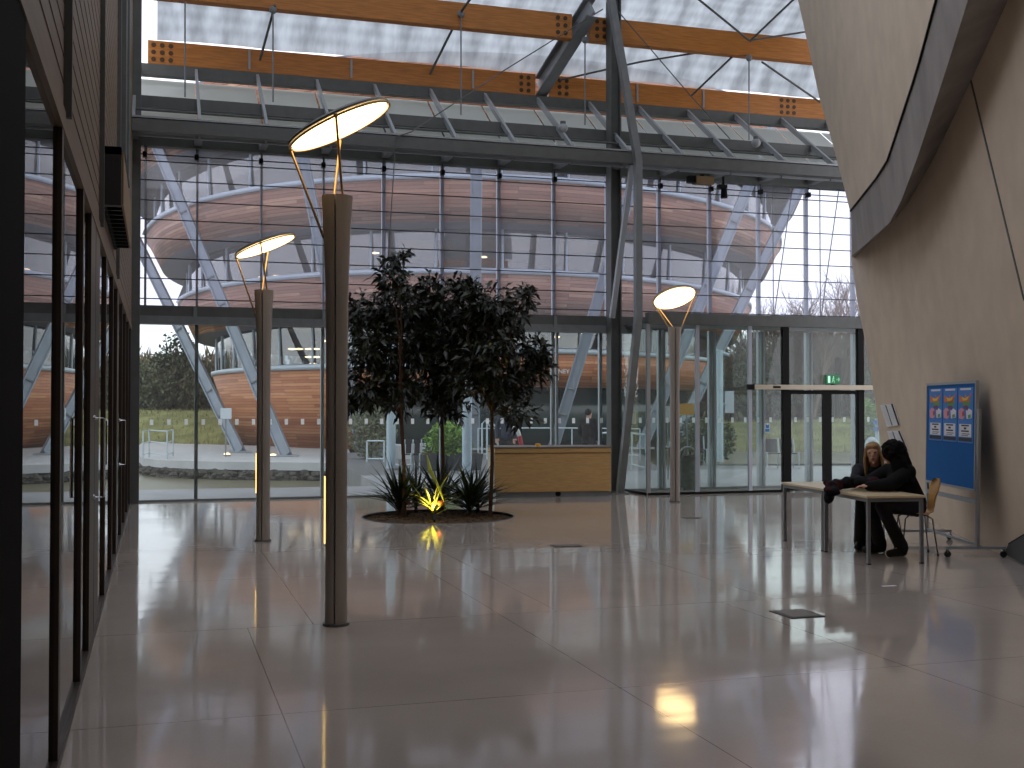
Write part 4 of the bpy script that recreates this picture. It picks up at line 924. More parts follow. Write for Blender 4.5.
for u in (0, Wb):
    MB().bar(bd(u,.105)-nb*.30, bd(u,.105)+nb*.34, .035, .03).build('foot_bar', M['steel_l'], db)
    for s_ in (-.28, .32):
        w = bd(u,0)+nb*s_; cs = MB().disc(w+Vector((0,0,.036)), ub, .036, .022, 16).build('castor', M['blackplastic'], db); MB().box(w.x-.012, w.x+.012, w.y-.012, w.y+.012, .05, .095).build('castor_stem', M['chrome'], cs)
for k, w in enumerate(('right', 'middle', 'left')):
    wd = .335; u0 = .11+k*(wd+.045); za, zb = 1.235, 1.86
    u0 = Wb*(.06+k*.295); wd = Wb*.275
    t = thing('event_poster', 'blue poster with orange lettering and white box on the display board, %s of three' % w, 'poster', bd(u0+wd/2, za, .03), group='three posters on the blue board')
    p, o_ = bprism(u0, u0+wd, za, zb, .026, .029); MB().prism(p, o_).build('sheet', M['poster_bg'], t)
    def patch(nm, a0, a1, c0_, c1_, mt_, lay=0): # fractions from top-left as seen
        q, oo = bprism(u0+wd*(1-a1), u0+wd*(1-a0), zb-(zb-za)*c1_, zb-(zb-za)*c0_, .029+lay*.001, .030+lay*.001); return MB().prism(q, oo)
    patch('', .15,.85,.015,.05,M['paper']).build('title_strip', M['paper'], t)
    m = MB(); rr = random.Random(5)
    def blot(mt_, pts_, lay):
        q = [bd(u0+wd*(1-a), zb-(zb-za)*c_, .029+lay*.001) for a, c_ in pts_]; return MB().prism(q, nb*.001)
    blot(0, [(.08,.13),(.45,.22),(.5,.11),(.6,.2),(.95,.09),(.7,.25),(.88,.24),(.5,.30),(.3,.25),(.1,.28)], 1).build('orange_lettering', M['orange'], t)
    blot(0, [(.25,.17),(.5,.2),(.75,.15),(.6,.23),(.35,.24)], 2).build('yellow_lettering', M['yellow'], t)
    blot(0, [(.3,.27),(.55,.25),(.85,.27),(.8,.33),(.5,.32),(.35,.34)], 1).build('green_splash', M['green_d'], t)
    blot(0, [(.35,.34),(.6,.32),(.72,.36),(.66,.42),(.5,.38),(.4,.4)], 2).build('purple_splash', M['purple'], t)
    blot(0, [(.05,.42),(.2,.37),(.42,.39),(.45,.55),(.3,.58),(.08,.56)], 1).build('pale_figure', M['pink'], t)
    blot(0, [(.55,.42),(.75,.38),(.95,.42),(.92,.55),(.6,.57)], 1).build('pale_figure', M['paper'], t)
    blot(0, [(.3,.45),(.42,.42),(.45,.5),(.32,.53)], 2).build('red_patch', M['red'], t)
    blot(0, [(.68,.5),(.85,.48),(.88,.54),(.7,.56)], 2).build('dark_patch', M['green_d'], t)
    wb_ = patch('', .1,.9,.66,.89,M['paper']).build('white_box', M['paper'], t)
    for (a0,a1,c0_,c1_) in ((.25,.75,.675,.70),(.42,.58,.72,.755),(.25,.75,.775,.80),(.3,.8,.83,.842),(.25,.7,.86,.87)): patch('', a0,a1,c0_,c1_,0,1).build('text_line', M['ink'], t)
    patch('', .05,.95,.905,.97,0).build('dark_footer', M['ink'], t)
# dark mesh panel leaning at the foot of the wall, right edge of the picture
wa = onZ(999, 553); wd_ = wuv(-2.2, 0, .03); 
m = MB(); q0_ = Vector((wa.x+.02, wa.y, .03)); q1_ = wuv((q0_-P0).dot(dW)-3.0, .03, .12); q2_ = wuv((q0_-P0).dot(dW)-3.0, .80, .05); q3_ = q2_.lerp(q0_, .02)
lp = thing('leaning_panel', 'dark grey mesh panel leaning on the wall foot at the right edge', 'panel', (q0_.x-.3, q0_.y-.6, 0))
MB().prism([q0_, q1_, q2_], nPl*.02).build('mesh_sheet', M['wedge'], lp); MB().bar(q0_, q3_, .03, .04, nPl).build('edge_bar', M['black'], lp); MB().bar(q0_, q1_, .03, .03, nPl).build('bottom_bar', M['steel_l'], lp)
# floor outlets
for (x, y, w_, l_, lb_) in ((566,546,.34,.2,'smaller dark floor outlet plate in front of the planter and desk'), (797,614,.30,.34,'nearest dark square floor outlet plate in the open floor'), (692,518,.26,.16,'farthest small floor outlet plate near the lamp post by the lobby')):
    c = onZ(x, y); t = thing('floor_outlet', lb_, 'outlet', c); MB().box(c.x-w_/2, c.x+w_/2, c.y-l_/2, c.y+l_/2, 0, .006).build('plate', M['vent'], t)
    MB().box(c.x-w_/2+.03, c.x+w_/2-.03, c.y-l_/2+.03, c.y+l_/2-.03, .006, .008).build('lid', M['worktop'], t)
c = onZ(889, 586); tag(MB().box(c.x-.07, c.x+.07, c.y-.02, c.y+.02, 0, .002).build('paper_scrap', M['paper']), 'small white scrap of paper on the floor in front of the tables', 'paper')

# ================================================================== OUTSIDE: ground
def slab(name, pts, z, th, mt_, kind='structure', label=None):
    m = MB(); m.prism([Vector((p[0], p[1], z-th)) for p in pts], (0,0,th)); o = m.build(name, mt_, origin=(0,0,0) if False else None); return tag(o, label, kind=kind)
slab('paving', [(-14, 20.92), (32, 20.92), (32, 27.2), (4.63, 27.2), (4.40, 23.6), (-14, 24.6)], 0, .3, M['paving'])
g0 = onZ(343,464.5); g1 = onZ(348,452.5); g2 = onZ(640,452.5); g3 = onZ(655,465); g4 = onZ(1010,466)
slab('plaza', [(4.64, 27.22), (32, 27.22), (g4.x, g4.y), (g3.x, g3.y), (g2.x, g2.y), (g1.x, g1.y), (g0.x, g0.y)], -.004, .5, M['plaza_d'])
m = MB(); m.box(-90, 130, 20.9, 60, -1.9, -1.6); m.build('pond_bed', M['rock'])['kind'] = 'structure'
m = MB(); vs = [(-60,24,-.85),(110,24,-.85),(110,110,-.85),(-60,110,-.85)]; m.add(vs, [(0,1,2,3)]); wtr = m.build('pond_water', M['water'], fix=False); tag(wtr, kind='structure')
# platform of the round building
lip = [(140,456),(143,458.5),(160,460),(190,461),(225,461.8),(262,462.2),(300,462.5),(338,463)]
pts = [onZ(x, y, -.25) for x, y in lip]+[onZ(350,452,-.25), onZ(348,448,-.25), onZ(140,448,-.25)+Vector((0,8,0)), onZ(132,451,-.25)]
ctr = sum((Vector(p) for p in pts), Vector())/len(pts)
slab('terrace', pts, -.25, .27, M['platform'])
inn = [p.lerp(ctr, .035) for p in pts]; m = MB(); 
for p in inn: p.z = -1.6
m.prism(inn, (0,0,1.07)); m.build('terrace_base', M['rock'])['kind'] = 'structure'
rk = MB()
front = inn[:8]
for k in range(420):
    i = R.randrange(7); p = front[i].lerp(front[i+1], R.random()); s_ = R.uniform(.09,.22)
    rk.ell((p.x+R.uniform(-.1,.1), p.y-.12+R.uniform(-.15,.1), R.uniform(-.95,-.58)), (s_, s_*.8, s_*.6), 6, 4)
tag(rk.build('bank_rocks', M['rock']), 'dark rocks heaped along the water under the pale terrace', 'rocks', kind='stuff')

# ================================================================== ROUND TIMBER BUILDING
BCx, BCy, KA, KB = -2.5, 69.0, 1.10, 1.625      # oval plan: centre and proportions
BC = camw(BCx, BCy)
def ov(a, r_, z): return camw(BCx+r_*KA*math.sin(a), BCy-r_*KB*math.cos(a), z)
rb_ = thing('round_building', 'round timber clad building of leaning storeys with slanting blue grey struts', 'building', (BC.x, BC.y, -.25))
def ringband(name, mt_, r0, z0, r1, z1, a0=-PI, a1=PI, n=120, par=None, thick=.12, uv=True):
    m = MB(); vs = []; W_ = n+1
    for (r_, z) in ((r0, z0), (r1, z1)):
        for k in range(W_):
            a = a0+(a1-a0)*k/n; vs.append(ov(a, r_, z))
    fs = [(k, k+1, W_+k+1, W_+k) for k in range(n)]
    hh = math.hypot(z1-z0, r1-r0); uvs = [[(k*(a1-a0)/n*r1, z0), ((k+1)*(a1-a0)/n*r1, z0), ((k+1)*(a1-a0)/n*r1, z0+hh), (k*(a1-a0)/n*r1, z0+hh)] for k in range(n)]
    m.add(vs, fs, uvs if uv else None)
    o = m.build(name, mt_, par or rb_, smooth='all', fix=False)
    if thick:
        so = o.modifiers.new('s', 'SOLIDIFY'); so.thickness = thick; so.offset = -1
    return o
def ledge(z, r):
    ringband('ledge', M['ledge'], r, z-.09, r+.03, z+.10, thick=.3, uv=False)
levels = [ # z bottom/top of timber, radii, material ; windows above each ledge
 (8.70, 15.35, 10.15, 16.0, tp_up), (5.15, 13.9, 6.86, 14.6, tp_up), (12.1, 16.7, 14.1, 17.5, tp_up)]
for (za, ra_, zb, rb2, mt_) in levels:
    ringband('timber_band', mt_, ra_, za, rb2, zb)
    ringband('soffit', M['soffit'], ra_-1.35, za+.02, ra_, za+.005, thick=0, uv=False)
    if zb < 14: ledge(zb+.09, rb2+.05)
def ov_hit(x, r_):       # distance at which the ray through pixel column x meets the oval of size r_
    s_ = (x-512)/FPX; A_ = (s_/KA)**2+1/KB**2; B_ = -2*(s_*BCx/KA**2+BCy/KB**2); C_ = (BCx/KA)**2+(BCy/KB)**2-r_*r_
    return (-B_-math.sqrt(max(B_*B_-4*A_*C_, 0)))/(2*A_)
def ang_px(x, r_):
    d = ov_hit(x, r_); return math.atan2(((x-512)/FPX*d-BCx)/(r_*KA), (BCy-d)/(r_*KB))
a1_ = ang_px(357, 12.2); a2_ = ang_px(476, 13.0)
ringband('timber_band', tp_lo, 12.0, -.25, 13.1, 3.24, -PI, a1_)
ringband('timber_band', tp_lo, 12.8, 2.25, 13.1, 3.24, a1_, a2_, n=30)
ringband('timber_band', tp_lo, 12.75, 2.45, 13.2, 3.85, a2_, PI)
ringband('soffit', M['soffit'], 11.4, 2.47, 12.75, 2.46, a1_, PI, thick=0, uv=False)
ringband('ledge', M['ledge'], 13.15, 3.22, 13.18, 3.42, -PI, a2_, thick=.3, uv=False)
ringband('ledge', M['ledge'], 13.25, 3.84, 13.28, 4.04, a2_, PI, thick=.3, uv=False)
ringband('entrance_glass', M['teal'], 11.4, 0, 11.5, 2.6, a1_, PI, uv=False)
# windows with mullions
for (zb, zt_, r_, step) in ((3.40, 5.2, 12.9, 2.4), (7.0, 8.74, 14.2, 3.2), (10.35, 12.14, 15.6, 3.2)):
    ringband('window_ring', M['pane_far'], r_, zb, r_+.05, zt_, thick=0, uv=False, n=120)
    nm = int(2*PI*r_*1.35/step)
    for k in range(nm):
        a = -PI+2*PI*(k+.3)/nm
        if math.cos(a) < .05: continue
        MB().tube([ov(a, r_+.06, zb-.05), ov(a, r_+.06, zt_)], .055, 6).build('window_post', M['ledge'], rb_)
    def plate(z0_, z1_, r2_, nm_, mt_):
        ps = [ov(2*PI*k/72, r2_, z0_) for k in range(72)]; MB().prism(ps, (0,0,z1_-z0_)).build(nm_, mt_, rb_)
    plate(zt_-.05, zt_+.1, r_-.25, 'floor_slab', M['soffit']); plate(zb-.3, zb-.15, r_-.5, 'floor_slab', M['soffit'])
    plate(zb-.15, zt_-.05, 8.0 if zb > 5 else 8.6, 'core_wall', M['core'])
plate(14.0, 14.25, 17.4, 'roof', M['soffit'])
plate(-.2, 3.0, 10.0, 'core_wall', M['core'])
def cyl_pt(x, y, r_): return onD(x, y, ov_hit(x, r_))
# ochre panels paint the warm glow of lit ceilings behind the glass
for (x0, x1, y0, y1, r_) in ((398,452,240,250,13.3),(478,540,238,250,13.3),(560,600,240,252,13.3),(505,545,333,343,12.2),(562,583,336,349,12.2)):
    a, b, c, d = cyl_pt(x0,y1,r_), cyl_pt(x1,y1,r_), cyl_pt(x1,y0,r_), cyl_pt(x0,y0,r_); MB().prism([a,b,c,d], CAMF*.1).build('ceiling_glow_panel', M['ochre'], rb_)
# lit ceiling lamps inside
for (x, y, r_) in ((292,349,11.6),(299,349,11.6),(309,349,11.4),(316,349,11.4),(309,357,11.6),(316,357,11.6),(313,364,11.6),(325,341,11.2),(375,253,12.6),(277,276,13.4),(263,277,13.4),(487,247,12.8),(483,257,12.6),(556,337,11.5),(583,333,11.6),(655,283,12.7),(662,283,12.7),(358,341,11.2),(372,341,11.0)):
    c = cyl_pt(x, y, r_); MB().ell(c, (.20,.12,.045), 12, 6).build('ceiling_lamp', M['roomlamp'], rb_)
# struts
def strut(f_, fd, t_, td, w=.43, nm='strut', mt_='strut'):
    a = onD(*f_, fd); b = onD(*t_, td); up = (a-BC); up.z = 0; up = -CAMF
    m = MB(); d = (b-a).normalized(); cr = d.cross(up).normalized()
    m.bar(a+cr*w*.42, b+cr*w*.42, .05, w*.8, up); m.bar(a-cr*w*.42, b-cr*w*.42, .05, w*.8, up); m.bar(a, b, w*.8, w*.35, up)
    o = m.build(nm, M[mt_], rb_); k = MB()
    for q in (.12,.2,.42,.5,.7): 
        p = a.lerp(b, q); k.bar(p-cr*w*.3, p+cr*w*.3, .06, w*.75, up)
    if nm == 'strut': k.build('stiffener', M['steel'], o)
    m = MB()
    return a, b
for s_ in (((240,452),47.0,(112,190),57), ((286,455.5),43.4,(146,120),49.0), ((363,455.5),43.4,(293,110),41.6), ((474,452),43.6,(477,110),40.2), ((552,452),44,(652,120),41.4), ((640,452),44.5,(772,128),46.4), ((670,450),46.5,(818,150),53)):
    a, b = strut(*s_); 
    ft = Vector((a.x, a.y, -.24 if s_[0][0] < 400 else 0)); MB().box(ft.x-.45, ft.x+.45, ft.y-.35, ft.y+.35, ft.z, ft.z+.06).build('strut_foot', M['steel_l'], rb_)
for s_ in (((146,236),66,(166,186),66),((198,206),62,(218,160),62),((180,304),66,(199,258),66),((226,292),58,(245,250),58),((716,306),58,(694,258),58)): strut(*s_, w=.4, nm='inner_strut', mt_='steel')
# plaque + wall lamps on the building
p = onD(226, 413.5, 43.0); tt = thing('plaque', 'grey square information plaque beside the first slanting strut', 'sign', (p.x, p.y, -.25)); MB().box(p.x-.2, p.x+.2, p.y-.03, p.y+.03, p.z-.2, p.z+.2).build('panel', M['signgrey'], tt); MB().bar((p.x, p.y+.05, -.25), (p.x, p.y+.05, p.z), .05, .05).build('post', M['steel'], tt)
for (x, y, w) in ((247,408,'nearer the plaque'), (315,402,'between the second and third struts')):
    c = cyl_pt(x, y, 12.35); MB().ell(c-CAMF*.05, (.16,.14,.10), 10, 6).build('wall_light', M['blackplastic'], rb_)
# letters on the timber (partly readable)
def text_obj(body, loc, size, rzv, mt_, name, parent=None):
    cu = bpy.data.curves.new(name, 'FONT'); cu.body = body; cu.size = size; cu.extrude = .02; cu.align_x = 'LEFT'
    o = bpy.data.objects.new(name, cu); COL.objects.link(o); bpy.context.view_layer.update()
    me = bpy.data.meshes.new_from_object(o.evaluated_get(bpy.context.evaluated_depsgraph_get())); bpy.data.objects.remove(o)
    mw = Matrix.Translation(loc) @ Matrix.Rotation(rzv, 4, 'Z') @ Matrix.Rotation(PI/2, 4, 'X')
    if parent: mw = Matrix.Translation(-Vector(parent.location)) @ mw
    me.transform(mw); me.materials.append(mt_); ob = bpy.data.objects.new(name, me); COL.objects.link(ob)
    if parent: ob.parent = parent
    return ob
c = cyl_pt(558, 373.5, 12.95); text_obj('NEY', c-CAMF*.12, .26, -TH, M['signwhite'], 'sign_lettering', rb_)
c = cyl_pt(547, 380.5, 12.9); text_obj('CEN', c-CAMF*.12, .26, -TH, M['signwhite'], 'sign_lettering', rb_)
# entrance mullions under the overhang
for x in (492, 497, 541, 553, 600, 636, 655):
    c = cyl_pt(x, 430, 11.15); MB().bar((c.x, c.y, 0), (c.x, c.y, 2.16), .07, .07).build('entrance_post', M['ledge'], rb_)
# ground glow lamps at the strut feet
for (x, y, w) in ((227,456,'by the foot of the first strut'), (273,457,'by the foot of the second strut'), (357,457.5,'by the foot of the third strut')):
    c = onZ(x, y, -.25); t = thing('ground_light', 'small glowing floor light on the terrace '+w, 'lamp', c, group='terrace floor lights'); MB().tube([c, c+Vector((0,0,.06))], [.14,.12], 12).build('housing', M['steel'], t); MB().ell(c+Vector((0,0,.07)), (.12,.12,.05), 12, 6).build('lens', M['wallamp'], t)

# ================================================================== railings, posts, street things
def rail(label, pts, h, group=None, mids=1, zb=0, r_=.028):
    t = thing('railing', label, 'railing', pts[0], group=group); m = MB(); P_ = [Vector(p) for p in pts]
    for j in range(mids+1):
        zz = h*(1-j*.85/(mids+.0 if mids else 1)) if j else h
        m2 = MB(); m2.tube([p+Vector((0,0,zz)) for p in P_], r_, 6); m2.build('handrail' if j == 0 else 'lower_rail', M['railing'], t)
    for p in P_: MB().tube([p, p+Vector((0,0,h))], r_, 6).build('post', M['railing'], t)
    return t
pz = -.25
rail('small pale tubular railing at the left tip of the terrace', [onZ(143,459,pz), onZ(149,457,pz), onZ(167,459,pz), onZ(173,456,pz)], 1.0, zb=pz, mids=2)
rail('pale railing beside the third strut, in front of dark shrubs', [onD(367,462,34).xy.to_3d(), onD(384,462,34).xy.to_3d()], .62)
rail('pale railing by the black bench behind the planter', [onZ(391,467), onZ(403,469), onZ(430,466)], .62)
rail('long pale handrail behind the desk', [onZ(478,459), onZ(520,458), onZ(572,458), onZ(640,460)], .95, mids=1, r_=.02)
for k, (x, w) in enumerate(((482,'first'), (487,'second'))):
    c = onZ(x, 459); tag(MB().tube([c, c+Vector((0,0,1.1)), c+Vector((.1,0,1.2)), c+Vector((.35,.1,.95)), c+Vector((.4,.1,0))], .03, 6).build('hoop_rail', M['railing'], smooth=True), 'bent pale hoop rail left of the desk, %s of the pair' % w, 'railing')
tt = rail('pale sloping handrail at the right of the dark figure', [onZ(598,466), onZ(612,464)], .9, mids=0)
tt = rail('pale handrail seen through the glass right of the slanting mast foot', [onZ(632,470), onZ(646,474)], .95, mids=1)
for (x, w, D, r_) in ((391,'left of the planter trees',30,.12), (467,'between the planter and the desk',28,.12)):
    c = onD(x, 440, D); t = thing('pale_column', 'round pale painted outdoor column '+w, 'column', (c.x, c.y, 0)); MB().tube([(c.x,c.y,0),(c.x,c.y,3.6)], r_, 16).build('shaft', M['extpost'], t, smooth=True); MB().tube([(c.x,c.y,0),(c.x,c.y,.04)], r_*1.6, 16).build('base_plate', M['steel_l'], t)
c = onD(441, 440, 23); tag(MB().tube([(c.x,c.y,0),(c.x,c.y,3.2)], .03, 8).build('thin_post', M['steel_l']), 'thin grey post outside directly behind the planter trees', 'post')
def bench(label, a, b, h=.78):
    a = Vector(a); b = Vector(b); u = (b-a).normalized(); s_ = Vector((-u.y, u.x, 0)); t = thing('bench', label, 'bench', (a+b)/2)
    L_ = (b-a).length
    for k in range(2):
        p = a+u*(L_*k/2+.04); q = a+u*(L_*(k+1)/2-.04)
        MB().hexa([p+s_*.05+Vector((0,0,.42)), q+s_*.05+Vector((0,0,.42)), q+s_*.09+Vector((0,0,.42)), p+s_*.09+Vector((0,0,.42)), p+s_*.15+Vector((0,0,h)), q+s_*.15+Vector((0,0,h)), q+s_*.18+Vector((0,0,h)), p+s_*.18+Vector((0,0,h))]).build('back_panel', M['bench'], t)
        MB().hexa([p-s_*.4+Vector((0,0,.40)), q-s_*.4+Vector((0,0,.40)), q+s_*.06+Vector((0,0,.38)), p+s_*.06+Vector((0,0,.38)), p-s_*.4+Vector((0,0,.43)), q-s_*.4+Vector((0,0,.43)), q+s_*.06+Vector((0,0,.41)), p+s_*.06+Vector((0,0,.41))]).build('seat', M['bench'], t)
    for p in (a, (a+b)/2, b):
        m = MB(); m.tube([p-s_*.42, p-s_*.42+Vector((0,0,.44)), p+s_*.07+Vector((0,0,.40)), p+s_*.18+Vector((0,0,h))], .02, 6); m.tube([p+s_*.2, p+s_*.07+Vector((0,0,.40))], .02, 6); m.build('side_frame', M['railing'], t)
    return t
bench('black mesh bench outside, left of the black door post', onZ(764,468.5), onZ(795,468.5))
bench('black mesh bench outside behind the stone litter bin', onZ(697,464), onZ(712,464))
bench('black bench outside behind the planter, left of the middle tree stem', onZ(404,470), onZ(421,470))
c = onD(687.5, 440, 22.9); c.z = 0; t = thing('litter_bin', 'grey cylindrical litter bin with hooped top outside the lobby', 'bin', c)
MB().tube([c, c+Vector((0,0,.62))], [.185,.195], 20).build('body', M['stone'], t, smooth=True); MB().tube([c+Vector((0,0,.62)), c+Vector((0,0,.66))], .205, 20).build('collar', M['steel_d'], t, smooth=True)
m = MB(); pr = [c+Vector((-.18*math.cos(a), 0, .66+.17*math.sin(a))) for a in [PI*k/10 for k in range(11)]]; m.tube([p-Vector((0,.0,0)) for p in pr], .028, 8); m.build('hoop', M['steel_l'], t, smooth=True); MB().disc(c+Vector((0,0,.665)), (0,0,1), .15, .01, 16).build('opening', M['black'], t)
c = onZ(720, 462); t = thing('signpost', 'tall pale post with a grey panel and short top arm outside the lobby', 'signpost', c)
zt_ = onD(720, 350, c.dot(CAMF)).z; D = c.dot(CAMF); MB().tube([c, c+Vector((0,0,zt_))], .10, 10).build('post', M['extpost'], t)
MB().prism([onD(725,413,D), onD(734,413,D), onD(734,391,D), onD(725,391,D)], CAMF*.05).build('grey_panel', M['signgrey'], t)
MB().tube([onD(716,351,D), onD(729,355,D)], .05, 8).build('top_arm', M['extpost'], t); MB().tube([onD(720,404,D), onD(726,404,D)], .03, 6).build('bracket', M['extpost'], t)
D = 26.0; a = onD(681,404,D); b = onD(694,415,D); t = thing('yellow_sign', 'plain yellow square sign on a thin post behind the farthest lamp post', 'sign', ((a.x+b.x)/2, (a.y+b.y)/2, 0))
MB().prism([onD(680,415,D), onD(694,415,D), onD(694,403.5,D), onD(680,403.5,D)], CAMF*.03).build('panel', M['ysign'], t); MB().tube([Vector((t.location.x, t.location.y, 0)), onD(687,415,D)+CAMF*.02], .018, 6).build('post', M['steel'], t)
t = thing('white_notice_board', 'white notice beside the yellow sign', 'sign', onD(668,460,D).xy.to_3d()); MB().prism([onD(665,422,D), onD(671,422,D), onD(671,406,D), onD(665,406,D)], CAMF*.03).build('panel', M['paper'], t); q = onD(668,422,D); MB().tube([Vector((q.x,q.y,0)), q+CAMF*.02], .015, 6).build('post', M['steel'], t)
D = 30; q = onD(877, 426, D); t = thing('blue_sign', 'blue and white sign on a pale post seen past the pale wall edge', 'sign', (q.x, q.y, 0)); MB().tube([Vector((q.x,q.y,0)), Vector((q.x,q.y,q.z+.2))], .05, 8).build('post', M['extpost'], t)
MB().prism([onD(873,425,D-.1), onD(880,425,D-.1), onD(880,420,D-.1), onD(873,420,D-.1)], CAMF*.03).build('blue_panel', M['bluesign'], t); MB().prism([onD(873,431,D-.1), onD(880,431,D-.1), onD(880,427,D-.1), onD(873,427,D-.1)], CAMF*.03).build('blue_panel', M['bluesign'], t)
c = onZ(872, 476); t = thing('domed_bin', 'blue grey domed bin outside behind the blonde person', 'bin', c); D = c.dot(CAMF); h_ = EYE-(449-406)/FPX*D
MB().tube([c, c+Vector((0,0,h_))], .17, 20).build('body', M['bluesign'], t, smooth=True); MB().tube([c+Vector((0,0,h_)), c+Vector((0,0,h_+.03))], .185, 20).build('collar', M['signgrey'], t, smooth=True); MB().ell(c+Vector((0,0,h_+.03)), (.17,.17,.26), 20, 10).build('dome', M['ledge'], t, smooth='all')
# red and white striped barrier arm
D = 25; t = thing('barrier_arm', 'white and red curved barrier arm behind the desk', 'barrier', onD(521,470,D).xy.to_3d())
MB().tube([onD(512,428,D), onD(517,430,D), onD(519.5,436,D)], .045, 8).build('white_part', M['white'], t); MB().tube([onD(519.5,436,D), onD(521.5,446,D)], .05, 8).build('red_part', M['redp'], t); q = onD(521.5,446,D); MB().tube([q, Vector((q.x,q.y,0))], .03, 8).build('post', M['white'], t)
# people outside
def standing(label, x, y_head, D, face, cloth, hairm, hair=hair_short):
    hx = (x-512)/FPX*D; zh = EYE+(406-y_head)/FPX*D; s_ = zh/1.62
    f_ = Vector(face).normalized(); fc, fd_ = f_.x, f_.y; rx, rd = fd_, -fc       # side axis in camera frame
    def q(a, b, z): return cw(hx+rx*a+fc*b, D+rd*a+fd_*b, z*s_)
    J = dict(head=q(0,.03,1.62), neck=q(0,0,1.47), chest=q(0,0,1.25), pelvis=q(0,0,.98), shL=q(-.17,0,1.42), shR=q(.17,0,1.42), elL=q(-.25,.0,1.14), elR=q(.25,0,1.14), wrL=q(-.22,.12,.92), wrR=q(.22,.10,.92),
       hdL=cw(0,0,-1)*1.0+cw(fc*.3, fd_*.3, 0), hdR=cw(0,0,-1)+cw(fc*.3, fd_*.3, 0), hipL=q(-.09,0,.92), hipR=q(.09,0,.92), knL=q(-.10,.05,.5), knR=q(.10,-.02,.5), anL=q(-.11,.02,.09), anR=q(.11,-.08,.09), toL=q(-.12,.16,.04), toR=q(.12,.06,.04))
    return person(label, cw(hx, D), J, cw(fc, fd_, 0), cloth, M['jeans'], M['shoe'], hairm, hair)
standing('bald person in dark blue coat standing outside behind the desk', 507, 409, 27.5, (-.3,-1), M['navy'], M['skin'])
standing('dark clothed person outside behind the right half of the desk', 588, 414, 28.5, (.6,.8), M['coat'], M['darkhair'])

# ================================================================== planting outside
def leafcloud(name, mt_, c, rx, ry, rz_, n_, ls, par, up=.3, flat=False):
    m = MB()
    for k in range(n_):
        a = R.uniform(0, 2*PI); ct = R.uniform(-1, 1); st = math.sqrt(1-ct*ct); rr = R.random()**.4
        p = Vector(c)+Vector((math.cos(a)*st*rx*rr, math.sin(a)*st*ry*rr, ct*rz_*rr)); d = Vector((R.gauss(0,1), R.gauss(0,1), R.gauss(up,.7))).normalized(); s_ = d.cross(Vector((R.gauss(0,1), R.gauss(0,1), R.gauss(0,1)))).normalized()
        L_ = ls*R.uniform(.6,1.3); W = L_*(.05 if flat else .28); m.add([p-d*L_/2, p+s_*W, p+d*L_/2, p-s_*W], [(0,1,2,3)])
    o = m.build(name, mt_, par, fix=False, local=par is not None); tag(o, kind='stuff' if par else None); return o
for (x, y, D, rx, rz_, mt_, lb_) in ((448,446,30,.65,.65,'shrub','bright green shrub in a dark planter behind the trees'), (372,432,36,.8,.9,'thicket_g','dark green shrub right of the third strut'), (705,440,36,1.0,.8,'ivy','green bush behind the stone litter bin'), (866,424,40,.5,.9,'shrub','green shrub seen between the door post and the leaning wall')):
    c = onD(x, y, D); t = thing('shrub', lb_, 'shrub', (c.x, c.y, 0)); leafcloud('foliage', M[mt_], (0,0,c.z), rx, rx, rz_, 2600, .12, t); MB().tube([(0,0,0),(0,0,c.z)], [.05,.02], 6).build('stem', M['trunk'], t, local=True)
c = onD(448, 460, 30); t = thing('planter_box', 'dark slate coloured planter box under the bright green shrub', 'planter', (c.x, c.y, 0)); 
m = MB(); m.hexa([(c.x-.75,c.y-.5,0),(c.x+.75,c.y-.5,0),(c.x+.75,c.y+.5,0),(c.x-.75,c.y+.5,0),(c.x-.8,c.y-.55,.42),(c.x+.8,c.y-.55,.42),(c.x+.8,c.y+.55,.42),(c.x-.8,c.y+.55,.42)]); m.build('box', M['planter'], t); MB().box(c.x-.7,c.x+.7,c.y-.45,c.y+.45,.40,.44).build('soil', M['soil'], t)
a, b = onZ(372,459), onZ(436,459); m = MB(); m.prism([a, b, b+CAMF*.3, a+CAMF*.3], (0,0,.45)); tag(m.build('low_wall', M['platform']), 'low pale wall outside behind the planter trees', 'wall')
# grass bank
m = MB(); NX, NY = 90, 14; vs = []
def banktop(xc):
    if xc < 0: return 1.35
    if xc < 15: return 1.35-.05*xc
    return min(1.15, .6+(xc-15)*.035)
for j in range(NY+1):
    for i in range(NX+1):
        xc = -75+170*i/NX; t_ = j/NY; D = 61.5+t_*13+(1.5*math.sin(xc*.15)); z = -.95+(banktop(xc)+.95)*min(1, math.sin(min(t_*1.25,1)*PI/2)**1.1)+.10*noise.noise(Vector((xc*.6, D*.6, 0)))
        vs.append(camw(xc, D, z))
m.add(vs, [(j*(NX+1)+i, j*(NX+1)+i+1, (j+1)*(NX+1)+i+1, (j+1)*(NX+1)+i) for j in range(NY) for i in range(NX)])
tag(m.build('grass_bank', M['grass'], smooth='all', fix=False), kind='structure')
m = MB()
for k in range(9000):
    xc = R.uniform(-30, 45); t_ = R.random()**1.3; D = 61.5+t_*11+1.5*math.sin(xc*.15); z = -.95+(banktop(xc)+.95)*min(1, math.sin(min((D-61.5-1.5*math.sin(xc*.15))/13*1.25,1)*PI/2)**1.1)
    h = R.uniform(.12,.30) if t_ > .12 else R.uniform(.3,.75); b = camw(xc, D, z-.05); dx = R.uniform(-.12,.12); m.add([b-Vector((.03,0,0)), b+Vector((.03,0,0)), b+Vector((dx,R.uniform(-.1,.1),h))], [(0,1,2)])
tag(m.build('long_grass', M['blade'], fix=False), 'rough long grass growing on the bank beyond the water', 'grass', kind='stuff')
m = MB(); vs = []
for j in range(2):
    for i in range(61):
        xc = -110+250*i/60; vs.append(camw(xc*(1+.3*j), 73.2+115*j, banktop(xc)-.02+2.2*j))
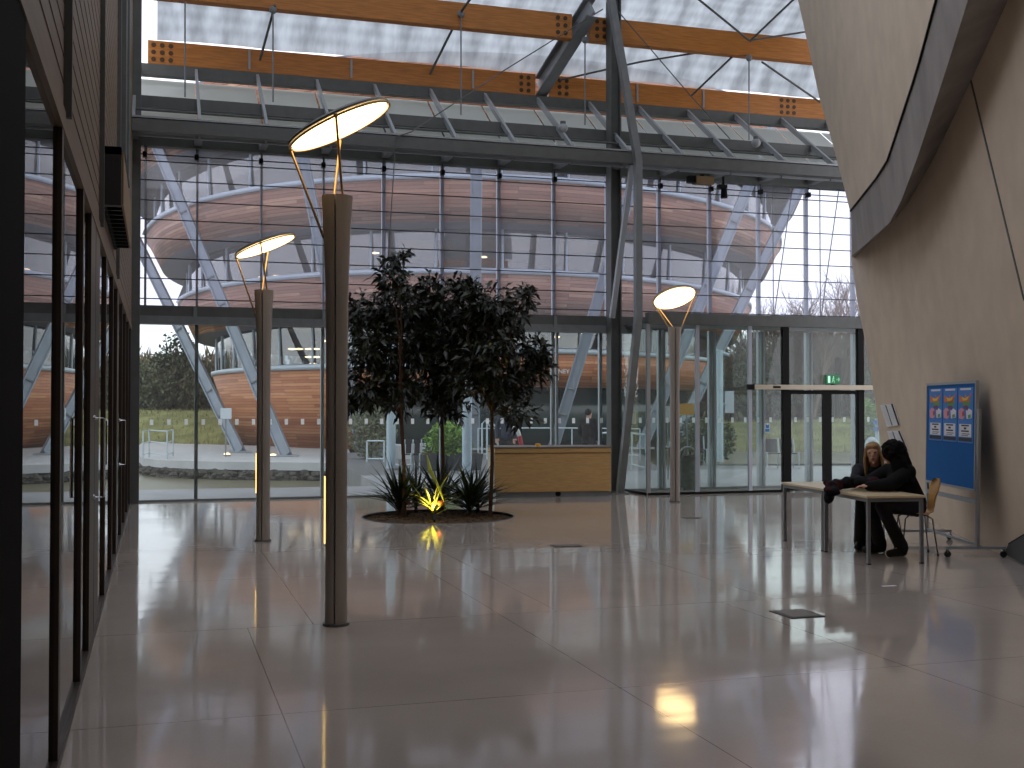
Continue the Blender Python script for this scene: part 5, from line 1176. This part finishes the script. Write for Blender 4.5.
m.add(vs, [(i, i+1, 61+i+1, 61+i) for i in range(60)]); tag(m.build('woodland_floor', M['dirt'], fix=False), kind='structure')
# bare trees
def bare_tree(seed, H_, spread):
    r_ = random.Random(seed); m = MB(); cnt = [0]
    def br(p, d, L_, rad, dep):
        n_ = 3; pts = [p]; q = p; dd = d
        for i in range(n_):
            dd = (dd+Vector((r_.gauss(0,.12), r_.gauss(0,.12), .06))).normalized(); q = q+dd*L_/n_; pts.append(q)
        m.tube(pts, [rad, rad*.88, rad*.76, rad*.62], 5 if dep < 2 else 3, caps=False); cnt[0] += 1
        if dep >= 6 or rad < .0095: return
        k = 3 if dep < 5 else 2
        if dep == 0: k = 5
        for j in range(k):
            s_ = r_.uniform(.35, 1.0); base = pts[min(3, int(s_*3)+ (0 if s_ < 1 else 0))] if j else pts[-1]
            nd = (dd+Vector((r_.gauss(0,spread), r_.gauss(0,spread), r_.gauss(.12,.3)))).normalized(); br(base, nd, L_*r_.uniform(.6,.84), rad*r_.uniform(.55,.72), dep+1)
    br(Vector((0,0,-.3)), Vector((0,0,1)), H_*.28, H_*.017, 0); return m
protos = []
def put_tree(kind_, loc, sc, rz, label, group):
    src = TP[kind_]
    if src['used']: o = copy_tree(src['o'], loc, rz, label)
    else: o = src['o']; o.location = loc; o.rotation_euler[2] = rz; o['label'] = label; src['used'] = True
    o.scale = (sc, sc, sc); o['group'] = group
TP = {}
for k in range(4):
    t = thing('bare_tree', 'x', 'tree', (0,0,0)); m = bare_tree(20+k, 10, .5); me = m.build('branches', M['twig'], t, local=True, fix=False); tag(me, kind='stuff')
    MB().tube([(0,0,-.4),(0.02,0,1.2),(0,0,3.0)], [.19,.165,.14], 8).build('trunk', M['trunk'], t, local=True, smooth=True); TP[k] = dict(o=t, used=False)
for k in range(3):
    t = thing('thicket_bush', 'x', 'bush', (0,0,0)); leafcloud('foliage', M[('thicket','thicket_g','thicket')[k]], (0,0,1.9), 2.6, 2.2, 2.1, 2600, .5 if k != 1 else .3, t, 1.2, flat=(k != 1))
    m = MB()
    for j in range(7): m.tube([(R.uniform(-.5,.5),R.uniform(-.5,.5),-.3),(R.uniform(-1.5,1.5),R.uniform(-1,1),R.uniform(2,3.4))], [.05,.015], 4)
    m.build('stems', M['twig'], t, local=True); TP['b%d' % k] = dict(o=t, used=False)
gl = 'leafless tree in the wood beyond the grass bank at right'
for (x, D, ytop, v, w) in ((838,76,245,0,None),(800,80,262,1,None),(768,82,275,2,None),(860,84,255,3,None),(822,88,270,2,None),(745,86,300,0,None),(722,80,315,3,None),(700,84,318,1,None),(785,74,300,3,None),(880,78,260,1,None),(848,92,285,0,None),(905,80,262,2,None),(676,88,335,0,None),(812,74,250,3,None),(790,84,262,0,None)):
    c = onD(x, 400, D); z0_ = 1.1; top = onD(x, ytop, D).z; put_tree(v, (c.x, c.y, z0_), (top-z0_)/9.0, R.uniform(0, 6.28), gl, 'leafless trees of the wood at right')
for (x, D, ytop, v, lb_) in ((168,80,312,2,'tall leafless tree standing left of the round building'),(150,88,350,1,'leafless tree in the wood left of the round building'),(186,90,345,3,'leafless tree in the wood left of the round building'),(120,84,340,0,'leafless tree in the wood left of the round building'),(205,84,350,1,'leafless tree in the wood left of the round building')):
    c = onD(x, 400, D); top = onD(x, ytop, D).z; put_tree(v, (c.x, c.y, 1.2), (top-1.2)/10.3, R.uniform(0, 6.28), lb_, 'leafless trees left of the round building')
c = onD(172, 400, 78); t = thing('ivy_tree', 'dark evergreen tree with ragged crown left of the round building', 'tree', (c.x, c.y, 1.2)); leafcloud('foliage', M['ivy'], (.3,0,3.9), 1.3, 1.2, 1.9, 520, .3, t); leafcloud('foliage', M['ivy'], (-1.0,0,3.2), 1.0, 1.0, .9, 200, .3, t); MB().tube([(0,0,-.3),(.2,0,4)], [.22,.1], 8).build('trunk', M['trunk'], t, local=True)
for k in range(30):
    right = k >= 11; x = (70+15*k) if not right else (640+16*(k-11)); D = R.uniform(76, 84); c = onD(x+R.uniform(-4,4), 400, D); kk = 'b%d' % R.choice((0,1,2,0) if right else (0,1,1,2))
    put_tree(kk, (c.x, c.y, 1.0), R.uniform(.85,1.15), R.uniform(0, 6.28), 'brown leafless thicket bush beyond the bank, right of the round building' if right else 'tangled thicket bush beyond the bank, left of the round building', 'thicket bushes at right' if right else 'thicket bushes at left')
m = MB()
for k in range(16000):
    xc = R.uniform(-60, 70); D = R.uniform(88, 120); z = 1.4+R.random()**1.2*(4.6+1.2*noise.noise(Vector((xc*.15, 3, 0)))); b = camw(xc, D, z); s_ = R.uniform(.15,.45); q = Vector((R.gauss(0,.35), R.gauss(0,.3), 1)).normalized()*R.uniform(.5,1.6)
    m.add([b-Vector((s_*.3,0,0)), b+Vector((s_*.3,0,0)), b+q], [(0,1,2)])
tag(m.build('distant_undergrowth', M['thicket'], fix=False), 'hazy brown mass of distant winter undergrowth behind the trees', 'undergrowth', kind='stuff')
for o in list(bpy.data.objects):
    if o.get('label') == 'x': bpy.data.objects.remove(o)

# ================================================================== SKY, LIGHT, CAMERA
W = bpy.data.worlds.new('overcast'); S.world = W; W.use_nodes = True; N = W.node_tree.nodes; L = W.node_tree.links; bg = N['Background']
tc = N.new('ShaderNodeTexCoord'); ns = N.new('ShaderNodeTexNoise'); ns.inputs['Scale'].default_value = 2.2; ns.inputs['Detail'].default_value = 4
L.new(tc.outputs['Generated'], ns.inputs['Vector']); cr = N.new('ShaderNodeValToRGB'); cr.color_ramp.elements[0].position = .35; cr.color_ramp.elements[1].position = .65
cr.color_ramp.elements[0].color = (.84,.86,.97,1); cr.color_ramp.elements[1].color = (.96,.95,1.0,1); L.new(ns.outputs['Fac'], cr.inputs[0]); L.new(cr.outputs[0], bg.inputs[0]); bg.inputs[1].default_value = 1.0
for (lp_, c, r_, nn) in LPS: pass
cam = bpy.data.cameras.new('camera'); cam.sensor_width = 36; cam.lens = FPX/1024*36; cam.clip_end = 600; cam.clip_start = .05
co = bpy.data.objects.new('camera', cam); COL.objects.link(co); co.location = (0,0,EYE)
co.rotation_euler = (PI/2+PH, 0, -TH); S.camera = co
S.view_settings.view_transform = 'Standard'; S.view_settings.look = 'None'; S.view_settings.gamma = 1; S.view_settings.use_curve_mapping = False; S.view_settings.exposure = 0.97
c_ = S.cycles; c_.use_denoising = True; c_.max_bounces = 10; c_.transparent_max_bounces = 40; c_.glossy_bounces = 4; c_.diffuse_bounces = 4; c_.transmission_bounces = 6; c_.caustics_reflective = False; c_.caustics_refractive = False
c_.sample_clamp_indirect = 4; c_.use_adaptive_sampling = True; c_.adaptive_threshold = .02
